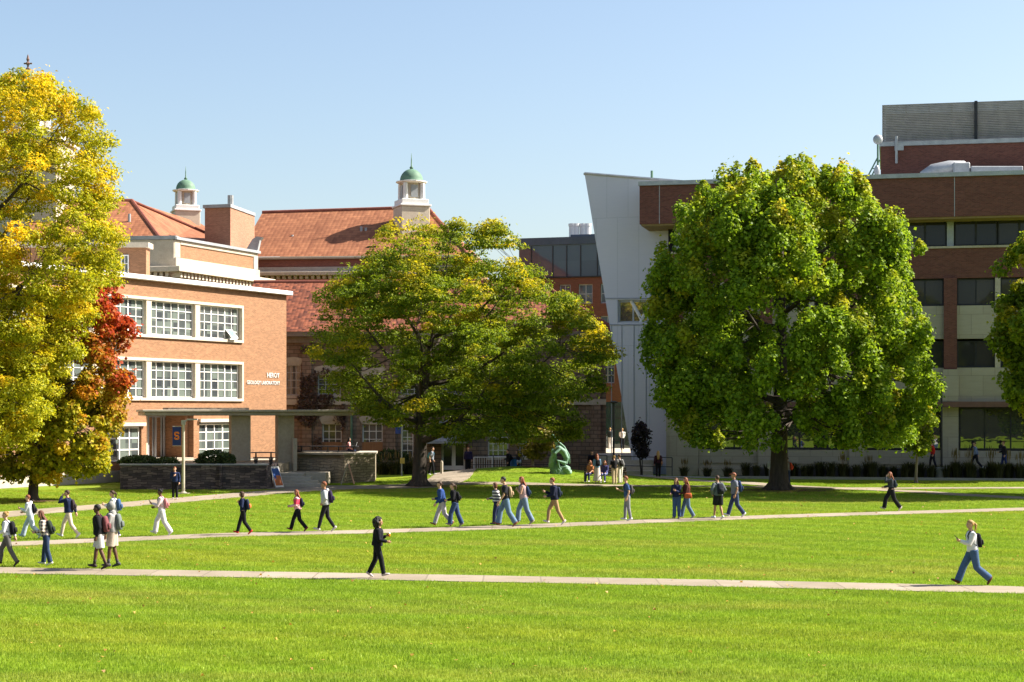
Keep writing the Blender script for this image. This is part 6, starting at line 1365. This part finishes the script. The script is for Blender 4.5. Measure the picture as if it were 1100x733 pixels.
person('person in a pink top and black trousers walking left', 320, 572, 529, 'L', hair='red', hs='long', topc=(.62, .16, .20), topm=stripes('pink_sweater', (.65, .36, .36), (.6, .05, .10), 2.2, 2), botc=BLK, bottom='jeans', shoe=(.2, .03, .04), arms=('low', 'low'), fem=True, stride=1.1, pack=((.012, .012, .03), 'small black backpack on the person in the pink top', 'small'))
person('tall person in a pale grey hoodie and black trousers walking left', 350, 572.2, 520, 'L', skin='tan', hair='red', hs='hoodback', topc=(.40, .40, .42), botc=(.015, .015, .018), bottom='slim', shoe=(.5, .48, .46), arms=('pocket', 'pocket'), stride=.9, lead=-1, pack=((.02, .012, .04), 'dark purple backpack on the person in the pale grey hoodie'))
person('curly-haired person all in black walking right with an orange drink', 405, 621.8, 560.5, 'R', skin='tan', hair='black', hs='curly', topc=(.010, .010, .016), botc=(.010, .010, .014), shoe=(.5, .42, .42), arms=('low', 'cup_') , stride=.75, lead=1, fem=True, held=[('phone', 1, 'phone in the lowered hand of the curly-haired person in black'), ('cup', -1, 'orange iced drink in a clear cup held by the curly-haired person')])
person('person in a grey shirt and black trousers walking past the locust trunk', 463.5, 513.5, 488, 'R', hair='brown', topc=(.22, .24, .28), sleeve='short', botc=BLK, D=111.8, H=1.74, far=True, arms=('swing', 'swing'), stride=.5, pack=((.1, .3, .45), 'light blue backpack just right of the locust trunk', 'small'))
person('person in a dark navy sweatshirt standing beside the white double doors', 503, 507, 482, 'C', hair='red', topc=(.02, .016, .05), botc=BLK, D=121.5, H=1.78, far=True, arms=('down', 'down'), stride=.1)
person('person in a blue jacket and pale grey trousers left of the one in black', 475.5, 566.5, 519, 'L', hair='brown', topc=(.02, .05, .17), bottom='jeans', botc=(.42, .38, .42), shoe=(.30, .12, .07), arms=('low', 'swing'), stride=1.15, lean=.06)
person('person in a black jacket and blue jeans right of the one in blue', 489, 567, 522, 'L', hair='brown', hs='pony', topc=BLK, bottom='wide', botc=(.035, .06, .13), shoe=(.3, .25, .22), arms=('low', 'low'), fem=True, stride=.8, lead=-1, lean=.06, pack=(BLK, 'small black backpack on the person in black jacket and blue jeans', 'small'))
person('short person in a black and white striped sweater and dark jeans', 533.5, 565.3, 521, 'L', hair='auburn', hs='bob', topc=GRY, topm=stripes('striped_sweater', (.55, .53, .52), (.02, .02, .03), 8, 2), bottom='jeans', botc=(.02, .028, .07), shoe=(.04, .04, .06), arms=('low', 'swing'), fem=True, stride=.4, lead=-1)
person('person in a black short-sleeved shirt and pale jeans beside the striped sweater', 543.5, 567, 515, 'L', hair='black', topc=(.016, .016, .02), sleeve='short', bottom='wide', botc=(.11, .17, .26), shoe=(.22, .09, .05), arms=('down', 'swing'), head=.6, stride=1.0, pack=((.42, .28, .18), 'tan backpack on the person in the black short-sleeved shirt', 'small'))
person('long-haired redhead in a pink sleeveless top and pale jeans', 563, 564.5, 515, 'L', hair='red', hs='long', topc=(.42, .28, .28), sleeve='none', bottom='wide', botc=LDEN, shoe=(.42, .36, .28), arms=('chest', 'chest'), fem=True, stride=.9, lean=.05, pack=((.015, .03, .075), 'navy blue backpack on the long-haired redhead', 'small'))
person('person in a navy hoodie and khaki trousers looking down at a phone', 596, 565, 516, 'L', hair='red', topc=(.012, .014, .035), bottom='slim', botc=KHA, shoe=(.65, .6, .58), arms=('phone', 'low'), head=.6, stride=1.0, held=[('phone', 1, 'phone in the hand of the person in navy hoodie and khaki trousers')], pack=((.02, .028, .055), 'slim navy backpack on the person in khaki trousers', 'small'))
person('person in a blue short-sleeved shirt and grey trousers right of the bench group', 674, 560.5, 514, 'L', hair='red', topc=(.035, .07, .17), sleeve='short', bottom='slim', botc=(.20, .20, .22), shoe=(.65, .65, .65), arms=('phone', 'down'), stride=.35, pack=((.08, .07, .08), 'grey backpack on the person in the blue short-sleeved shirt', 'small'))
person('brown-haired person in a navy top and blue jeans holding up a phone', 727, 558, 515.5, 150, hair='auburn', hs='long', topc=(.014, .018, .055), bottom='jeans', botc=(.045, .08, .17), shoe=(.12, .12, .14), arms=('low', 'phone'), fem=True, stride=.2, X=None, held=[('phone', -1, 'phone held up by the person in navy top and blue jeans')])
person('long-haired person in a dark brown top and blue jeans with an orange-brown bag', 738, 558, 515.5, 'L', hair='red', hs='long', topc=(.055, .018, .014), bottom='jeans', botc=(.09, .14, .22), shoe=(.25, .25, .28), arms=('down', 'low'), fem=True, stride=.8, held=[('bag', -1, ('orange-brown shoulder bag of the person in the dark brown top', (.36, .085, .03)))])
person('person in a dark grey jacket and black shorts turned away from the camera', 771.5, 559, 513.5, 28, skin='tan', hair='brown', topc=(.10, .115, .13), bottom='shorts', botc=(.012, .012, .015), shoe=(.6, .62, .64), arms=('pocket', 'pocket'), stride=.55, lead=-1, pack=((.016, .018, .026), 'big black backpack on the person in black shorts'))
person('tall bearded person in a grey short-sleeved shirt, dark jeans and cap', 790, 556.7, 510, 'L', skin='tan', hair='red', hs='cap', topc=(.14, .15, .19), sleeve='short', bottom='jeans', botc=(.035, .05, .11), shoe=(.7, .7, .7), arms=('pocket', 'down'), stride=1.0, pack=((.018, .035, .10), 'blue backpack on the tall bearded person'))
person('person in a cropped grey top and wide black trousers', 957.5, 549.8, 509, 'L', hair='red', hs='long', topc=(.035, .042, .05), open_top=True, bottom='wide', botc=(.012, .012, .014), shoe=(.6, .5, .5), arms=('low', 'face'), fem=True, stride=1.15, pack=((.025, .035, .05), 'dark backpack on the person in wide black trousers', 'small'))
person('blonde person in a white off-shoulder top and blue jeans walking with a phone', 1045, 629.5, 560, 'L', hair='blonde', hs='pony', topc=(.62, .60, .62), bottom='wide', botc=(.055, .10, .19), shoe=(.10, .03, .02), arms=('down', 'phone'), fem=True, stride=1.35, held=[('phone', -1, 'phone in the raised hand of the blonde person in the white top')], pack=((.014, .014, .02), 'black backpack on the blonde person in the white top', 'small'))
person('blonde person in dark clothes seen from behind near the slanted metal building', 707, 512.3, 484, 'A', hair='blonde', hs='long', topc=(.04, .012, .02), botc=BLK, shoe=(.15, .07, .05), fem=True, D=115.6, H=1.74, zg=.02, far=True, stride=.4, arms=('down', 'down'), held=[('bag', 1, ('tan shoulder bag of the blonde person in dark clothes', (.40, .20, .12)))])
person('person in a white top and grey trousers half hidden left of the maple trunk', 829.5, 526, 491, 'C', hair='brown', topc=(.55, .56, .58), bottom='wide', botc=(.17, .18, .22), shoe=(.6, .5, .45), D=100.2, H=1.8, zg=.02, far=True, stride=.3, arms=('low', 'down'))
person('person with a red-orange backpack mostly hidden right of the maple trunk', 846.5, 524, 492, 'L', hair='brown', topc=GRY, bottom='jeans', botc=DDEN, D=101.5, H=1.72, zg=.02, far=True, stride=.2, arms=('low', 'low'), pack=((.62, .08, .04), 'red-orange backpack showing right of the maple trunk'))
# bench group
person('person in a denim jacket and long white skirt standing at the bench', 641.5, 521, 489, 12, hair='red', hs='long', topc=(.14, .26, .40), bottom='skirt', botc=(.58, .53, .47), shoe=(.5, .4, .3), D=105.6, H=1.74, far=True, stride=0, arms=('low', 'low'), fem=True, pack=(BLK, 'black backpack on the person in the long white skirt', 'small'))
person('person in a black top and beige trousers standing at the bench', 660, 521.5, 491, 20, hair='blonde', hs='bun', topc=(.012, .012, .014), sleeve='short', bottom='jeans', botc=(.52, .40, .26), shoe=(.5, .4, .3), D=105.3, H=1.68, far=True, stride=0, arms=('low', 'low'), fem=True)
person('person in a grey shirt and off-white trousers standing behind the one in black', 666, 521, 490, 35, hair='brown', topc=(.22, .22, .22), bottom='jeans', botc=(.60, .56, .52), shoe=(.5, .45, .4), D=106.0, H=1.72, far=True, stride=0, arms=('down', 'down'), pack=((.03, .03, .03), 'dark backpack on the person in grey shirt and off-white trousers', 'small'))
person('person seated at the left end of the bench in an orange top', 634.5, 521, 500, 150, hair='red', hs='long', topc=(.50, .20, .09), sleeve='short', botc=(.035, .04, .12), bottom='slim', D=106.62, H=1.66, far=True, sit=True, stride=0, arms=('lap', 'lap'), fem=True)
person('person seated mid-bench in a blue-violet top with auburn hair', 650, 521, 500, 160, hair='red', hs='long', topc=(.06, .06, .17), botc=(.12, .14, .28), bottom='slim', D=106.62, H=1.66, far=True, sit=True, stride=0, arms=('lap', 'lap'), fem=True)
person('dark-haired person in a black coat standing in the shade behind the bench', 636, 512, 484, 'C', hair='black', topc=(.012, .01, .016), botc=(.015, .012, .02), D=117.0, H=1.75, zg=.02, far=True, stride=.1, arms=('down', 'down'))
person('person in pink seated at the terrace picnic table with a laptop', 374, 487, 468, 'R', skin='tan', hair='black', hs='long', topc=(.62, .28, .28), botc=NAVY, D=110.6, H=1.66, zg=1.44, far=True, sit=True, stride=0, arms=('lap', 'lap'), fem=True)
person('person in black by the railing beside the blue bin', 546.5, 506, 479, 'L', hair='black', topc=(.012, .012, .015), botc=(.012, .012, .02), D=120.2, H=1.76, zg=.02, far=True, stride=.3, arms=('low', 'down'), pack=(BLK, 'black backpack on the person beside the blue bin', 'small'))
person('person in a dark coat with a light bag right of the blue bin', 557, 506, 482, 'L', hair='black', hs='long', topc=(.014, .014, .02), botc=(.02, .02, .05), D=119.8, H=1.7, zg=.02, far=True, stride=.3, arms=('down', 'down'), fem=True, held=[('bag', -1, ('pale blue bag of the person right of the blue bin', (.25, .3, .4)))])
person('far person in a dark top and white trousers left of the black street lamp', 656, 482, 467, 'A', hair='blonde', topc=(.03, .04, .04), bottom='wide', botc=(.6, .58, .55), D=146, H=1.7, zg=1.3, far=True, stride=.2, arms=('low', 'low'), X=DX(655.5, 146))
person('far person in a white top on the plaza in the gap between buildings', 668.5, 484, 468, 'A', hair='blonde', topc=(.6, .6, .58), botc=BLK, D=142, H=1.7, zg=1.3, far=True, stride=.2, arms=('chest', 'chest'))
for px, lab, tc, bc_, hr, extra in ((1048, 'person in a blue-grey top running along the raised walk behind the tall grasses', (.14, .18, .27), (.02, .02, .03), 'brown', {}), (1079, 'person carrying a white sack along the raised walk at the right', (.03, .025, .03), (.03, .045, .14), 'auburn', {'held': [('bag', 1, ('big white sack carried by the person on the raised walk at the right', (.62, .62, .66)))]}), (1002, 'person in a red top on the raised walk behind the slim young tree', (.55, .03, .02), (.02, .02, .03), 'black', {})):
    q2 = wk.xf(wk.u(px), -.5, 0); person(lab, px, 500, 470, 'L', hair=hr, topc=tc, botc=bc_, D=q2[1], H=1.78, zg=.622, far=True, stride=1.2 if px == 1048 else .6, arms=('swing', 'swing') if px == 1048 else ('low', 'down'), **extra)

# ------------------------------------------------------------------ fallen leaves on the lawn
rng = random.Random(9); vs, fs = [], []
for i in range(900):
    y = rng.uniform(29, 100); hw = .3 * y; x = rng.uniform(-hw, hw)
    if rng.random() < .5: x = rng.gauss(DX(838, 98) if rng.random() < .5 else -16, 7); y = min(103, rng.gauss(92, 8))
    if y < 28: continue
    z = ground_z(x, y) + .05; a = rng.uniform(0, 6.28); s_ = rng.uniform(.03, .06); o_ = len(vs); t = rng.uniform(-.03, .03)
    for k in range(4): vs.append((x + math.cos(a + k * 1.57) * s_ * (1 if k % 2 else .6), y + math.sin(a + k * 1.57) * s_ * (1 if k % 2 else .6), z + (t if k % 2 else -t)))
    fs.append((o_, o_ + 1, o_ + 2, o_ + 3))
me = bpy.data.meshes.new('fallen_leaves'); me.from_pydata(vs, [], fs); me.materials.append(leaf_mat('fallen_leaf', (.25, .12, .03), (.6, .35, .08), (.6, .4, .2), .5, .2)); o = bpy.data.objects.new('fallen_leaves', me); COL.objects.link(o); tag(o, kind='stuff')
# mulch rings under the trees
for px, D_, rr_ in ((838, 98.4, 3.0), (452, 103.2, 2.2), (571, 113.5, .6), (985, 108.5, .6), (36, 86.5, 1.2)):
    x = DX(px, D_); mb = MB(); n_ = 28; ring = [(x, D_, ground_z(x, D_) + .05)] + [(x + math.cos(i * 6.283 / n_) * rr_ * (1 + .12 * math.sin(i * 2.1)), D_ + math.sin(i * 6.283 / n_) * rr_ * .8 * (1 + .12 * math.sin(i * 1.3)), ground_z(x + math.cos(i * 6.283 / n_) * rr_, D_ + math.sin(i * 6.283 / n_) * rr_ * .8) + .015) for i in range(n_)]
    mb.add(ring, [(0, i + 1, (i + 1) % n_ + 1) for i in range(n_)]); tag(mb.build('mulch', noisy('leaf_mulch', (.06, .03, .018), (.16, .08, .045), 3, 1, .8)), kind='structure')

# ------------------------------------------------------------------ maples behind the camera, and a dark block added to darken the glass
for k, (x, y, sc_k) in enumerate(((-38, -28, 1.15), (-12, -36, 1.25), (14, -30, 1.1), (36, -34, 1.25), (58, -26, 1.1))):
    src = [o for o in COL.objects if o.name == 'maple_tree'][0]; t = copy_tree(src); t.location = (x, y, 0); t.rotation_euler = (0, 0, k * 1.3); t.scale = (sc_k,) * 3; tag(t, 'big green maple behind the photographer reflected in the ground-floor glass', 'tree', 'maples behind the photographer')

bk = wempty('added_dark_block', (0, -62, 0), 0, 'plain dark block added behind the camera to darken the window reflections', 'building')  # unseen block, added and coloured dark so the ground-floor glass reflects darker
mb = MB(); mb.box(-90, 90, -75, -62, 0, 15); mb.build('wall', noisy('reflection_dark', (.035, .035, .03), (.06, .06, .05), .3, .9), bk); mb = MB(); mb.box(-91, 91, -76, -61, 15.003, 15.6); mb.build('roof', M_LEAD, bk)
